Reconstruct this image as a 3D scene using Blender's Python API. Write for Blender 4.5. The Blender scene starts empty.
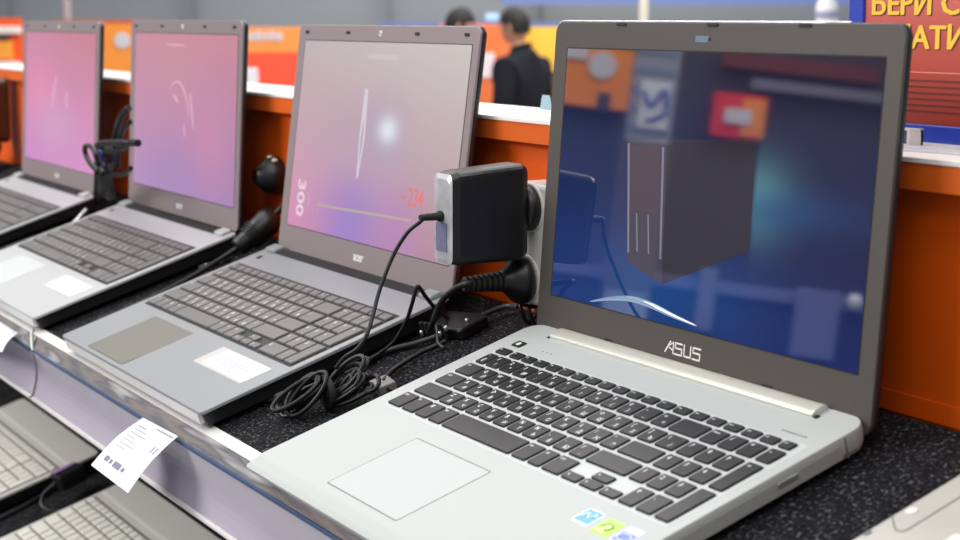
import bpy, math, random
from mathutils import Matrix, Vector
random.seed(7)
C = bpy.context.scene.collection
PI = math.pi
H = 1.36                       # height of the upper shelf's front edge above the shop floor (m)
TILT = math.radians(17.3789)   # the shelves slope towards the customer
SH = Matrix.Translation((0, 0, H)) @ Matrix.Rotation(TILT, 4, 'X')   # shelf frame -> world
MM = 0.001

# ------------------------------------------------------------------ camera
CAM = Vector((1.0972669678, -0.46584604813, 0.3383839771 + H))
RW = Matrix(((0.509989294629769, -0.13079327034309837, 0.8501788281273464),
             (0.8601807480774203, 0.077545505423747, -0.5040592973307261),
             (0.0, 0.9883723058754392, 0.15205323073998425)))
FPX = 1645.02
cd = bpy.data.cameras.new('camera'); cam = bpy.data.objects.new('camera', cd); C.objects.link(cam)
cam.matrix_world = Matrix.Translation(CAM) @ RW.to_4x4()
cd.sensor_width = 36; cd.lens = FPX * 36 / 960
cd.dof.use_dof = True; cd.dof.focus_distance = 1.27; cd.dof.aperture_fstop = 9.5
cd.clip_start = 0.02; cd.clip_end = 100
bpy.context.scene.camera = cam

SHI = SH.inverted()
def ray(px, py):
    return RW @ Vector(((px - 480) / FPX, -(py - 270) / FPX, -1))
def s_at(px, py, y=None, z=None):
    """photo direction met with the plane y=const or z=const of the shelf frame (mm)"""
    o = SHI @ CAM * 1000; d = SHI.to_3x3() @ ray(px, py)
    t = (y - o.y) / d.y if y is not None else (z - o.z) / d.z
    return o + d * t
def w_at(px, py, y=None, z=None):
    """the same in the upright frame (mm, heights from the shelf edge)"""
    o = (CAM - Vector((0, 0, H))) * 1000; d = ray(px, py)
    t = (y - o.y) / d.y if y is not None else (z - o.z) / d.z
    return o + d * t

# ------------------------------------------------------------------ materials
def lin(c):
    return tuple(((v / 255) / 12.92 if v / 255 <= .04045 else ((v / 255 + .055) / 1.055) ** 2.4) for v in c) + (1,)
def new_mat(name):
    m = bpy.data.materials.new(name); m.use_nodes = True
    nt = m.node_tree
    return m, nt, nt.nodes['Principled BSDF']
def mat(name, rgb, rough=.5, metal=0, spec=.5, var=.06, scale=60, bump=0, emit=0, alpha=1, trans=0):
    m, nt, b = new_mat(name); N = nt.nodes; L = nt.links
    c = lin(rgb)
    b.inputs['Roughness'].default_value = rough; b.inputs['Metallic'].default_value = metal
    b.inputs['Specular IOR Level'].default_value = spec
    tc = N.new('ShaderNodeTexCoord'); nz = N.new('ShaderNodeTexNoise'); nz.inputs['Scale'].default_value = scale
    nz.inputs['Detail'].default_value = 3
    L.new(tc.outputs['Object'], nz.inputs['Vector'])
    mx = N.new('ShaderNodeMix'); mx.data_type = 'RGBA'
    mx.inputs[6].default_value = tuple(v * (1 - var) for v in c[:3]) + (1,)
    mx.inputs[7].default_value = tuple(min(1, v * (1 + var)) for v in c[:3]) + (1,)
    L.new(nz.outputs['Fac'], mx.inputs[0]); L.new(mx.outputs[2], b.inputs['Base Color'])
    if emit:
        L.new(mx.outputs[2], b.inputs['Emission Color']); b.inputs['Emission Strength'].default_value = emit
    if bump:
        bp = N.new('ShaderNodeBump'); bp.inputs['Strength'].default_value = bump; bp.inputs['Distance'].default_value = .001
        L.new(nz.outputs['Fac'], bp.inputs['Height']); L.new(bp.outputs[0], b.inputs['Normal'])
    if trans: b.inputs['Transmission Weight'].default_value = trans
    return m
def carpet_mat():
    m, nt, b = new_mat('speckled black carpet'); N = nt.nodes; L = nt.links
    tc = N.new('ShaderNodeTexCoord')
    n1 = N.new('ShaderNodeTexNoise'); n1.inputs['Scale'].default_value = 330; n1.inputs['Detail'].default_value = 2.5; n1.inputs['Roughness'].default_value = .7
    n2 = N.new('ShaderNodeTexNoise'); n2.inputs['Scale'].default_value = 60
    L.new(tc.outputs['Object'], n1.inputs['Vector']); L.new(tc.outputs['Object'], n2.inputs['Vector'])
    r = N.new('ShaderNodeValToRGB'); e = r.color_ramp.elements
    e[0].position = .42; e[0].color = lin((16, 16, 19)); e[1].position = .76; e[1].color = lin((128, 128, 134))
    k = r.color_ramp.elements.new(.57); k.color = lin((34, 34, 37))
    ad = N.new('ShaderNodeMath'); ad.operation = 'MULTIPLY_ADD'; ad.inputs[1].default_value = .16; 
    L.new(n2.outputs['Fac'], ad.inputs[0]); 
    s = N.new('ShaderNodeMath'); s.operation = 'SUBTRACT'; s.inputs[1].default_value = .08
    L.new(n1.outputs['Fac'], ad.inputs[2]); L.new(ad.outputs[0], s.inputs[0]); L.new(s.outputs[0], r.inputs[0])
    L.new(r.outputs[0], b.inputs['Base Color']); b.inputs['Roughness'].default_value = .95; b.inputs['Specular IOR Level'].default_value = .1
    bp = N.new('ShaderNodeBump'); bp.inputs['Strength'].default_value = .8; bp.inputs['Distance'].default_value = .002
    L.new(n1.outputs['Fac'], bp.inputs['Height']); L.new(bp.outputs[0], b.inputs['Normal'])
    return m
def screen_mat(name, tl, tr, bl, br, glows=(), gloss=.1, rough=.08, strength=1.0):
    """lit display: bilinear wash of four corner colours plus soft light spots, under a reflecting panel"""
    m, nt, b = new_mat(name); N = nt.nodes; L = nt.links
    tc = N.new('ShaderNodeTexCoord'); sp = N.new('ShaderNodeSeparateXYZ'); L.new(tc.outputs['Generated'], sp.inputs[0])
    def mix(f, a, c):
        x = N.new('ShaderNodeMix'); x.data_type = 'RGBA'
        for i, v in ((0, f), (6, a), (7, c)):
            if hasattr(v, 'is_output'): L.new(v, x.inputs[i])
            else: x.inputs[i].default_value = v
        return x.outputs[2]
    def math_(op, a, c=0, clamp=False):
        x = N.new('ShaderNodeMath'); x.operation = op; x.use_clamp = clamp
        for i, v in ((0, a), (1, c)):
            if hasattr(v, 'is_output'): L.new(v, x.inputs[i])
            else: x.inputs[i].default_value = v
        return x.outputs[0]
    X, Z = sp.outputs[0], sp.outputs[2]
    top = mix(X, lin(tl), lin(tr)); bot = mix(X, lin(bl), lin(br))
    col = mix(Z, bot, top)
    for gx, gz, rx, rz, c, amt, *edge in glows:
        dx = math_('DIVIDE', math_('SUBTRACT', X, gx), rx); dz = math_('DIVIDE', math_('SUBTRACT', Z, gz), rz)
        d = math_('ADD', math_('MULTIPLY', dx, dx), math_('MULTIPLY', dz, dz))
        f = math_('MULTIPLY', math_('POWER', 2.718, math_('MULTIPLY', d, -1.0)), amt)
        if edge: f = math_('MULTIPLY', f, math_('MULTIPLY', math_('SUBTRACT', X, edge[0]), 55.0, True))
        col = mix(f, col, lin(c))
    em = N.new('ShaderNodeEmission'); L.new(col, em.inputs[0]); em.inputs[1].default_value = strength
    gl = N.new('ShaderNodeBsdfGlossy'); gl.inputs['Roughness'].default_value = rough
    ms = N.new('ShaderNodeMixShader'); ms.inputs[0].default_value = gloss
    L.new(em.outputs[0], ms.inputs[1]); L.new(gl.outputs[0], ms.inputs[2])
    L.new(ms.outputs[0], N['Material Output'].inputs[0])
    return m

def reflection_streak_mat():
    m, nt, b = new_mat('clear rail top with painted reflections'); N = nt.nodes; L = nt.links
    tc = N.new('ShaderNodeTexCoord'); mp = N.new('ShaderNodeMapping'); mp.inputs['Scale'].default_value = (7, 70, 70); nz = N.new('ShaderNodeTexNoise'); nz.inputs['Scale'].default_value = 1; nz.inputs['Detail'].default_value = 2
    L.new(tc.outputs['Object'], mp.inputs[0]); L.new(mp.outputs[0], nz.inputs['Vector'])
    r = N.new('ShaderNodeValToRGB'); e = r.color_ramp.elements; e[0].position = .3; e[0].color = lin((104, 106, 114)); e[1].position = .68; e[1].color = lin((200, 198, 198))  # ramp paints the rail's streaky reflections into its base colour
    for p_, c in ((.42, (134, 134, 138)), (.5, (156, 148, 142)), (.57, (124, 124, 130))): k = e.new(p_); k.color = lin(c)
    L.new(nz.outputs['Fac'], r.inputs[0]); L.new(r.outputs[0], b.inputs['Base Color']); b.inputs['Roughness'].default_value = .18; b.inputs['Metallic'].default_value = .3
    return m
M = {}
M['silver'] = mat('brushed silver', (174, 178, 177), .6, 0, .12, .015, 30)
M['silver_edge'] = mat('silver edge', (158, 159, 156), .45, .1, .3, .03)
M['silver_plate'] = mat('bright keyboard tray', (186, 190, 192), .6, 0, .12, .02)
M['pad'] = mat('silver touchpad', (177, 182, 182), .6, 0, .12, .012)
M['groove'] = mat('grey groove', (104, 108, 108), .6)
M['key_black'] = mat('charcoal keycap', (33, 32, 34), .45, 0, .4, .08)
M['legend'] = mat('pale key legend', (206, 210, 212), .6)
M['rubber'] = mat('black rubber', (20, 20, 21), .6, 0, .4)
M['black'] = mat('black plastic', (17, 16, 18), .4, 0, .5, .1)
M['cable'] = mat('black cable', (13, 13, 15), .42, 0, .4, .1)
M['cable_grey'] = mat('grey cable', (50, 50, 54), .42, 0, .4, .1)
M['bezel_brown'] = mat('dark taupe bezel', (80, 75, 72), .5, .15, .3, .05, 200)
M['lid_dark'] = mat('dark lid shell', (30, 29, 30), .3, .2, .6)
M['chrome'] = mat('bright metal', (205, 207, 208), .22, .8, .5)
M['logo'] = mat('pale logo', (222, 222, 218), .4, 0, .5, .02)
M['glass_blue'] = mat('webcam glass', (120, 140, 160), .1, .2, .8)
M['acer_deck'] = mat('satin grey palm rest', (150, 154, 157), .36, .3, .4, .03, 15)
M['acer_deck_sheen'] = mat('grey palm rest with painted sheen', (182, 184, 186), .38, .2, .4, .03, 15)  # lit copy of the palm rest: reflected light put into the colour
M['acer_base'] = mat('black base', (24, 24, 26), .45)
M['acer_key'] = mat('grey keycap', (108, 107, 106), .42, .1, .5, .05)
M['acer_tray'] = mat('dark keyboard tray', (30, 30, 32), .5)
M['acer_pad'] = mat('grey touchpad', (116, 114, 109), .45, .15, .4, .02)
M['acer_bezel'] = mat('rosy grey bezel', (138, 126, 128), .45, .2, .4, .04, 200)
M['legend_white'] = mat('white key legend', (214, 208, 196), .6)
M['paper'] = mat('white paper label', (206, 208, 216), .6, 0, .2, .02)
M['paper_grey'] = mat('grey print', (150, 152, 165), .7)
M['orange'] = mat('orange laminate', (214, 84, 6), .42, 0, .4, .05, 6)
M['orange_band'] = mat('orange edge band', (208, 92, 22), .4, 0, .45, .05, 6)
M['white_top'] = mat('white counter top', (232, 228, 224), .35, 0, .5, .02)
M['white_plastic'] = mat('white plastic', (222, 220, 215), .4, 0, .5, .02)
M['rail_white'] = mat('white rail lip', (222, 220, 218), .3, .1, .5, .03)
M['rail_metal'] = reflection_streak_mat()
M['rail_blue'] = mat('blue rail seam', (50, 72, 108), .4)
M['rail_lilac'] = mat('lilac price channel', (168, 163, 176), .3, .05, .45, .08, 12)
M['shelf_steel'] = mat('dark steel', (44, 44, 48), .5, .3)
M['carpet'] = carpet_mat()
M['low_deck'] = mat('taupe deck', (206, 205, 199), .45, .05, .4, .04, 20)
M['low_key'] = mat('pale grey keycap', (226, 225, 218), .5, 0, .4, .04)
M['low_tray'] = mat('grey keyboard tray', (128, 126, 120), .5)
M['low_line'] = mat('pale trim line', (226, 226, 216), .4, .1)
M['white_deck'] = mat('white laptop deck', (178, 176, 171), .4, .05, .4, .015)

# ------------------------------------------------------------------ mesh helpers
class MB:
    def __init__(s): s.v = []; s.f = []; s.m = []; s.sm = []
    def add(s, vs, fs, mi=0, smooth=False, T=None):
        o = len(s.v)
        s.v += [tuple(T @ Vector(v)) if T is not None else tuple(v) for v in vs]
        for f in fs: s.f.append([i + o for i in f]); s.m.append(mi); s.sm.append(smooth)
    def box(s, x0, x1, y0, y1, z0, z1, mi=0, T=None):
        vs = [(x, y, z) for z in (z0, z1) for y in (y0, y1) for x in (x0, x1)]
        s.add(vs, [(0, 2, 3, 1), (4, 5, 7, 6), (0, 1, 5, 4), (2, 6, 7, 3), (0, 4, 6, 2), (1, 3, 7, 5)], mi, False, T)
    def loft(s, rings, mi=0, smooth=False, cap0=True, cap1=True, T=None, closed=True):
        n = len(rings[0]); vs = [p for r in rings for p in r]; fs = []
        for k in range(len(rings) - 1):
            for i in range(n if closed else n - 1):
                j = (i + 1) % n
                fs.append((k * n + i, k * n + j, (k + 1) * n + j, (k + 1) * n + i))
        s.add(vs, fs, mi, smooth, T)
        o = len(s.v) - len(vs)
        for c, k in ((cap0, 0), (cap1, len(rings) - 1)):
            if c:
                f = [o + k * n + i for i in range(n)]
                s.f.append(f[::-1] if k == 0 else f); s.m.append(mi); s.sm.append(False)
    def slab(s, x0, x1, y0, y1, z0, z1, r=3, b=.6, mi=0, T=None, n=5, b0=None, draft=0):
        """rounded-corner plate with bevelled rims; draft shrinks the top"""
        b0 = b if b0 is None else b0
        s.loft([rr(x0, x1, y0, y1, r, b0, z0, n), rr(x0, x1, y0, y1, r, 0, z0 + b0, n),
                rr(x0, x1, y0, y1, r, draft, z1 - b, n), rr(x0, x1, y0, y1, r, draft + b * .4, z1 - b * .3, n), rr(x0, x1, y0, y1, r, draft + b, z1, n)], mi, False, T=T)
    def tube(s, pts, r, n=8, mi=0, closed=False, T=None):
        P = [Vector(p) for p in pts]; rings = []; up = None
        N = len(P)
        for i in range(N):
            if closed: t = P[(i + 1) % N] - P[i - 1]
            else: t = P[min(i + 1, N - 1)] - P[max(i - 1, 0)]
            t.normalize()
            if up is None: up = t.orthogonal().normalized()
            up = (up - t * up.dot(t)).normalized(); q = t.cross(up)
            rad = r[i] if isinstance(r, (list, tuple)) else r
            rings.append([P[i] + (up * math.cos(2 * PI * k / n) + q * math.sin(2 * PI * k / n)) * rad for k in range(n)])
        if closed: rings.append(rings[0])
        s.loft(rings, mi, True, not closed, not closed, T)
    def lathe(s, prof, n=20, mi=0, T=None, smooth=True):
        """profile of (radius, height) about local Z"""
        s.loft([[(a * math.cos(2 * PI * k / n), a * math.sin(2 * PI * k / n), z) for k in range(n)] for a, z in prof], mi, smooth, T=T)
    def ball(s, c, rx, ry, rz, mi=0, n=14, T=None):
        rings = []
        for i in range(1, n):
            a = PI * i / n
            rings.append([(c[0] + rx * math.sin(a) * math.cos(2 * PI * k / n), c[1] + ry * math.sin(a) * math.sin(2 * PI * k / n), c[2] - rz * math.cos(a)) for k in range(n)])
        s.loft(rings, mi, True, T=T)
    def text(s, body, size, x, y, z=0, mi=0, T=None, bold=0, align='LEFT', sx=1, res=2):
        cu = bpy.data.curves.new('lettering', 'FONT'); cu.body = body; cu.size = size; cu.resolution_u = res; cu.offset = bold; cu.align_x = align
        o = bpy.data.objects.new('lettering', cu); me = o.to_mesh()
        s.add([(x + v.co.x * sx, y + v.co.y, z) for v in me.vertices], [tuple(p.vertices) for p in me.polygons], mi, False, T)
        o.to_mesh_clear(); bpy.data.objects.remove(o); bpy.data.curves.remove(cu)
    def poly(s, pts, mi=0, T=None): s.add(pts, [tuple(range(len(pts)))], mi, False, T)
    def mesh(s, name, mats):
        me = bpy.data.meshes.new(name); me.from_pydata([tuple(c * MM for c in v) for v in s.v], [], s.f)
        for m in (mats if isinstance(mats, (list, tuple)) else [mats]): me.materials.append(m)
        me.polygons.foreach_set('material_index', s.m); me.polygons.foreach_set('use_smooth', s.sm)
        me.update(); return me
    def build(s, name, mats, parent=None, mx=None):
        return link(name, s.mesh(name, mats), parent, mx)
def rr(x0, x1, y0, y1, r, inset, z, n=5):
    x0 += inset; x1 -= inset; y0 += inset; y1 -= inset; r = max(.05, r - inset)
    out = []
    for cx, cy, a0 in ((x1 - r, y1 - r, 0), (x0 + r, y1 - r, 90), (x0 + r, y0 + r, 180), (x1 - r, y0 + r, 270)):
        for k in range(n):
            a = math.radians(a0 + 90 * k / (n - 1)); out.append((cx + r * math.cos(a), cy + r * math.sin(a), z))
    return out
def curve(pts, k=8, closed=False):
    P = [Vector(p) for p in pts]; n = len(P); out = []
    for i in range(n if closed else n - 1):
        g = (lambda j: P[j % n]) if closed else (lambda j: P[max(0, min(n - 1, j))])
        a, b, c, d = g(i - 1), g(i), g(i + 1), g(i + 2)
        for q in range(k):
            t = q / k
            out.append(.5 * ((2 * b) + (c - a) * t + (2 * a - 5 * b + 4 * c - d) * t * t + (3 * b - a - 3 * c + d) * t ** 3))
    if not closed: out.append(P[-1])
    return out
def link(name, me, parent=None, mx=None):
    o = bpy.data.objects.new(name, me); C.objects.link(o)
    if parent: o.parent = parent
    if mx is not None: o.matrix_local = mx if parent else mx
    return o
def tag(o, label, cat, group=None):
    o['label'] = label; o['category'] = cat
    if group: o['group'] = group
    return o
def thing(name, label, cat, mx=None, group=None):
    o = bpy.data.objects.new(name, None); C.objects.link(o); o.empty_display_size = .02
    if mx is not None: o.matrix_world = mx
    return tag(o, label, cat, group)
def struct(name, mb, m):
    o = mb.build(name, m); o['kind'] = 'structure'; return o
def mm(x, y, z): return Matrix.Translation((x * MM, y * MM, z * MM))
def copy_tree(o, parent=None):
    c = o.copy(); C.objects.link(c)
    if parent is not None: c.parent = parent
    for ch in list(o.children): copy_tree(ch, c)
    return c

# ------------------------------------------------------------------ laptops
def lid_matrix(hx, hy, hz, th): return mm(hx, hy, hz) @ Matrix.Rotation(-math.radians(th), 4, 'X')
TL = Matrix(((1, 0, 0, 0), (0, 0, -1, 0), (0, 1, 0, 0), (0, 0, 0, 1)))   # flat (x,y,z) -> lid (x, -z towards viewer, y up the lid)

key_cache = {}
def key_mesh(w, d, lab, sub, style):
    k = (round(w, 1), round(d, 1), lab, sub, style)
    if k in key_cache: return key_cache[k]
    b = MB(); h, mats = {'chiclet': (1.6, [M['key_black'], M['legend']]), 'flat': (1.9, [M['acer_key'], M['legend_white']]), 'pale': (1.7, [M['low_key'], M['low_line']])}[style]
    b.slab(0, w, 0, d, 0, h, 1.7 if style == 'chiclet' else 1.0, .45, 0, n=4, draft=.35)
    s = min(4.6, d * .36)
    if lab:
        if len(lab) > 1: b.text(lab, min(3.4, d * .3), 2, d - 2.2 - min(3.4, d * .3) * .75, h + .04, 1, bold=.05, res=1)
        else:
            b.text(lab, s * 1.15, 3.2, d - 2.4 - s * .86, h + .04, 1, bold=.16, res=1)
            if sub: b.text(sub, s * 1.1, w - 7.0, 2.6, h + .04, 1, bold=.16, res=1)
    key_cache[k] = b.mesh('key', mats); return key_cache[k]
LAT = [('QWERTYUIOP[]', 'ЙЦУКЕНГШЩЗХЪ'), ("ASDFGHJKL;'", 'ФЫВАПРОЛДЖЭ'), ('ZXCVBNM,./', 'ЯЧСМИТЬБЮ.'), ('1234567890-=', '!"№;%:?*()_+')]
def wide_keys():
    """measured layout: (x0, x1, y0, y1, legend, second legend)"""
    K = []; P = 19.17; g = 3.0
    def row(xs, x0, y0, y1, sub, end):
        for i, c in enumerate(xs): K.append((x0 + i * P, x0 + (i + 1) * P - g, y0, y1, c, sub[i]))
    y = [103, 125.3, 144.3, 163.0, 182.0, 200.7]
    d = 15.8
    for x0, x1, l in ((19.2, 38, 'Ctrl'), (41, 58.5, 'Fn'), (61.5, 78, '#'), (81, 98, 'Alt'), (101.2, 192.3, ''), (195.4, 212.4, 'Alt'), (215.4, 229.4, '='), (232.3, 252.3, 'Ctrl')):
        K.append((x0, x1, y[0], 122.3, l, ''))
    for x0, x1, a, b_, l in ((255.1, 272.6, 103, 111.6, '<'), (275.5, 293.8, 112.6, 121.2, '^'), (275.5, 293.8, 103, 111.6, 'v'), (296.7, 313.8, 103, 111.6, '>')):
        K.append((x0, x1, a, b_, l, ''))
    for x0, x1, l, s in ((317, 331.9, '0', 'Ins'), (334.9, 350.5, '.', 'Del')): K.append((x0, x1, y[0], 122.3, l, ''))
    K.append((353.5, 367.5, 103, 141, '', ''))                                   # tall Enter
    K.append((20.8, 56.5, y[1], y[1] + d, '', '')); row(LAT[2][0], 59.5, y[1], y[1] + d, LAT[2][1], 0); K.append((251.5, 295, y[1], y[1] + d, '', ''))
    K.append((21, 46, y[2], y[2] + d, 'Caps', '')); row(LAT[1][0], 49.1, y[2], y[2] + d, LAT[1][1], 0); K.append((260.6, 294.6, y[2], y[2] + d, '', '<'))
    K.append((20.5, 43.3, y[3], y[3] + d, 'Tab', '')); row(LAT[0][0], 46.3, y[3], y[3] + d, LAT[0][1], 0); K.append((276.3, 295.3, y[3], y[3] + d, '\\', '/'))
    K.append((21.1, 33.3, y[4], y[4] + d, '`', 'Ё')); row(LAT[3][0], 36.3, y[4], y[4] + d, LAT[3][1], 0); K.append((266.4, 295.3, y[4], y[4] + d, '', '<'))
    for r, labs in ((1, '123'), (2, '456'), (3, '789')):
        for i, l in enumerate(labs): K.append((298.4 + 18 * i, 313.6 + 18 * i, y[r], y[r] + d, l, ''))
    for i, l in enumerate(('Num', '/', '*')): K.append((298.4 + 18 * i, 313.6 + 18 * i, y[4], y[4] + d, l, ''))
    K.append((352.9, 366, y[4], y[4] + d, '-', '')); K.append((353.6, 367, y[2], y[3] + d - .3, '+', ''))
    fx = [20.9, 41.6] + [41.6 + 17.05 * i for i in range(1, 11)] + [229.6, 247.6, 265.3, 282.9, 300.2, 317.7, 335.2, 352.6]
    fl = ['Esc'] + ['F%d' % i for i in range(1, 13)] + ['Pau', 'Prt', 'Ins', 'Del', 'Hm', 'PU', 'PD']
    for i, x in enumerate(fx):
        nx = fx[i + 1] if i + 1 < len(fx) else 367
        K.append((x, min(x + 16, nx - 3.2), y[5], y[5] + 8.6, fl[i], ''))
    return K
def full_keys(x0=12, y0=93, p=18.75):
    """flat keyboard with a number block, keys almost touching"""
    K = []; g = 2.8
    def add(a, b_, r, l='', s='', r1=None, dy0=0, dy1=0):
        K.append((x0 + a * p, x0 + b_ * p - g, y0 + r * p + dy0, y0 + ((r1 or r) + 1) * p - g + dy1, l, s))
    for a, b_, l in ((0, 1.15, 'Ctrl'), (1.15, 2.1, 'Fn'), (2.1, 3.05, '#'), (3.05, 4.1, 'Alt'), (4.1, 9.0, ''), (9.0, 10.0, 'Alt'), (10.0, 10.9, '='), (10.9, 12, 'Ctrl')): add(a, b_, 0, l)
    add(12, 13, 0, '<', dy1=-8.6); add(13, 14, 0, '^', dy0=8.4); add(13, 14, 0, 'v', dy1=-8.6); add(14, 15, 0, '>', dy1=-8.6)
    add(15.2, 17.2, 0, '0'); add(17.2, 18.15, 0, '.'); add(18.15, 19.1, 0, '', r1=1)
    add(0, 2.2, 1); [add(2.2 + i, 3.2 + i, 1, c, LAT[2][1][i]) for i, c in enumerate(LAT[2][0])]; add(12.2, 15, 1)
    add(0, 1.7, 2, 'Caps'); [add(1.7 + i, 2.7 + i, 2, c, LAT[1][1][i]) for i, c in enumerate(LAT[1][0])]; add(12.7, 15, 2, '', '<')
    add(0, 1.45, 3, 'Tab'); [add(1.45 + i, 2.45 + i, 3, c, LAT[0][1][i]) for i, c in enumerate(LAT[0][0])]; add(13.45, 15, 3, '\\')
    add(0, 1, 4, '`', 'Ё'); [add(1 + i, 2 + i, 4, c, LAT[3][1][i]) for i, c in enumerate(LAT[3][0])]; add(13, 15, 4, '', '<')
    for r, labs in ((1, '123'), (2, '456'), (3, '789')):
        for i, l in enumerate(labs): add(15.2 + i * .98, 16.18 + i * .98, r, l)
    for i, l in enumerate(('Num', '/', '*', '-')): add(15.2 + i * .98, 16.18 + i * .98, 4, l)
    add(18.15, 19.1, 2, '+', r1=3)
    for i in range(20): add(i * .955, (i + 1) * .955, 5, ('Esc' if i == 0 else 'F%d' % i if i < 13 else ''), dy1=-7)
    return K
def put_keys(kb, keys, style, z):
    for x0, x1, y0, y1, l, s in keys:
        link('key', key_mesh(x1 - x0, y1 - y0, l, s, style), kb, mm(x0, y0, z))

def silver_laptop():
    W, D = 379, 255
    t = thing('laptop', 'silver laptop in front with black keys and glossy blue screen', 'laptop', SH @ mm(0, 0, .4))
    b = MB()
    def ring(i, z, fy, fx=0):
        out = []
        for cx, cy, r, a0 in ((W - 15, D - 15, 15, 0), (15, D - 15, 15, 90), (7 - fx, 7 - fy, 7, 180), (W - 7, 7 - fy, 7, 270)):
            for k in range(7):
                a = math.radians(a0 + 15 * k); q = max(.1, r - i); out.append((cx + q * math.cos(a), cy + q * math.sin(a), z))
        return out
    b.loft([ring(i, z, fy, fx) for i, z, fy, fx in ((7, 3, 0, 0), (2.6, 4.2, 4, 2), (.8, 8, 8, 4), (.2, 12, 10.5, 5), (0, 15.2, 11, 5), (0, 17.2, 7.5, 3), (.2, 19.2, 2, .6), (.5, 19.8, .6, 0), (1.1, 20, 0, 0))], 0, False)
    for x in (40, W - 40):
        for y in (30, D - 30): b.lathe([(7, 0), (7, 3.2)], 14, 1, T=Matrix.Translation((x, y, 0)))
    for k in range(0): pass
    base = b.build('base', [M['silver'], M['rubber']], t)
    # right flank: optical drive with its button, case seam
    b = MB(); b.slab(96, 228, 6, 15, 0, .8, 1, .3, 0, T=Matrix(((0, 0, 1, W - .7), (1, 0, 0, 0), (0, 1, 0, 0), (0, 0, 0, 1))))
    dr = b.build('optical_drive', M['silver_edge'], t)
    b = MB(); b.slab(176, 192, 11, 14.2, 0, .8, 1, .3, 0, T=Matrix(((0, 0, 1, W), (1, 0, 0, 0), (0, 1, 0, 0), (0, 0, 0, 1))))
    b.build('drive_button', M['chrome'], dr)
    b = MB(); b.box(W - .9, W + .25, 231.4, 232.4, 5, 18.6); b.build('case_seam', M['groove'], t)
    b = MB(); b.slab(16.5, 370, 100.2, 212, 19.6, 20.12, 4, .1); kb = b.build('keyboard', M['silver_plate'], t)
    put_keys(kb, wide_keys(), 'chiclet', 20.1)
    b = MB(); b.slab(101, 203.5, 8.4, 83, 19.5, 20.08, 2, .05); pad = b.build('touchpad', M['groove'], t)
    b = MB(); b.slab(101.95, 202.5, 9.4, 82.0, 19.6, 20.14, 1.5, .05); b.build('touch_surface', M['pad'], pad)
    b = MB(); b.slab(21.5, 33.5, 216, 224.2, 19.8, 20.9, 1.2, .3); pb = b.build('power_button', M['key_black'], t)
    b = MB(); b.lathe([(2.5, 20.9), (2.5, 21.0)], 12, 0, T=Matrix.Translation((27.5, 220, 0))); b.build('power_symbol', M['logo'], pb)
    b = MB()
    for x in (60.5, 66, 71.8): b.lathe([(.8, 19.9), (.8, 20.12)], 8, 0, T=Matrix.Translation((x, 221, 0)))
    b.build('indicator_lights', M['groove'], t)
    b = MB()
    for i in range(7): b.box(337 + i * 3.4, 339.4 + i * 3.4, 218.4, 219.8, 19.9, 20.1)
    b.build('printed_mark', M['groove'], t)
    # stickers
    b = MB(); b.slab(308.5, 324.5, 74, 89.5, 19.9, 20.16, 1, .05, 0); b.slab(309.3, 323.8, 75.6, 88.8, 20.1, 20.2, .5, .02, 1)
    b.tube(curve([(311.5, 80, 20.25), (314, 85, 20.25), (317, 81, 20.25), (320, 86, 20.25), (322, 83, 20.25)]), .55, 5, 0)
    b.build('energy_sticker', [mat('sticker white', (225, 238, 245), .4), mat('sticker blue', (40, 140, 214), .35)], t)
    b = MB(); b.slab(330, 346.5, 72.5, 88.5, 19.9, 20.16, 1, .05, 0)
    b.poly([(332, 75.5, 20.22), (339, 74.5, 20.22), (342, 80, 20.22), (338, 84.5, 20.22), (334, 82, 20.22)], 1)
    b.tube(curve([(333, 79, 20.25), (337, 84, 20.25), (342, 82, 20.25), (340, 77.5, 20.25), (336.5, 79.5, 20.25)]), .5, 5, 2)
    b.build('graphics_sticker', [mat('sticker lime', (150, 205, 40), .35), mat('sticker pale lime', (205, 240, 120), .35), mat('sticker dark green', (70, 110, 30), .4)], t)
    b = MB(); b.slab(349.5, 365, 73, 90, 19.9, 20.16, 1, .05, 0); b.slab(351, 363.5, 74.2, 83.5, 20.1, 20.2, .5, .02, 1)
    b.tube(curve([(357 + 5.4 * math.cos(a), 78.8 + 3.4 * math.sin(a), 20.25) for a in [2 * PI * k / 10 for k in range(10)]], 3, True), .4, 5, 2, True)
    b.build('processor_sticker', [mat('sticker pale blue', (170, 175, 214), .35), mat('sticker royal blue', (58, 100, 205), .35), M['logo']], t)
    # hinge cover: half-round silver bar
    b = MB(); rings = []
    for x, k in ((42.5, .96), (43.2, 1), (341.8, 1), (342.5, .96)):
        rings.append([(x, 247 - 7.4 * k * math.cos(a), 19.6 + 4.6 * k * max(0, math.sin(a)) ** .55) for a in [PI * q / 10 for q in range(11)]])
    b.loft(rings, 0, False, closed=True); b.build('hinge_cover', mat('hinge silver', (206, 206, 196), .3, .35, .5, .02), t)
    b = MB(); b.box(38.8, 42.6, 239, 243.5, 19.7, 20.3); b.box(342.6, 346, 240, 244, 19.7, 20.3); b.build('hinge_slot', M['rubber'], t)
    # lid
    lid = MB(); lid.slab(.4, 378.5, -7, 244.5, -2.8, 0, 9, .5, 0, T=TL, n=7)
    lid.slab(0, 379, -8, 245.2, -8.5, -2.8, 9.5, .4, 1, T=TL, n=7, b0=3)
    lo = lid.build('lid', [M['bezel_brown'], M['lid_dark']], t, lid_matrix(0, 253.2, 15.2, 21.51))
    b = MB(); b.tube(curve([(.6, 232, -1.6), (1.0, 238, -1.6), (4, 243.2, -1.6), (10, 245, -1.6), (60, 245, -1.6), (330, 245, -1.6)], 5), 1.0, 7, T=TL); b.build('lid_edge_highlight', M['chrome'], lo)  # bright tube stands in for the highlight along the lid's top edge
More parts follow.
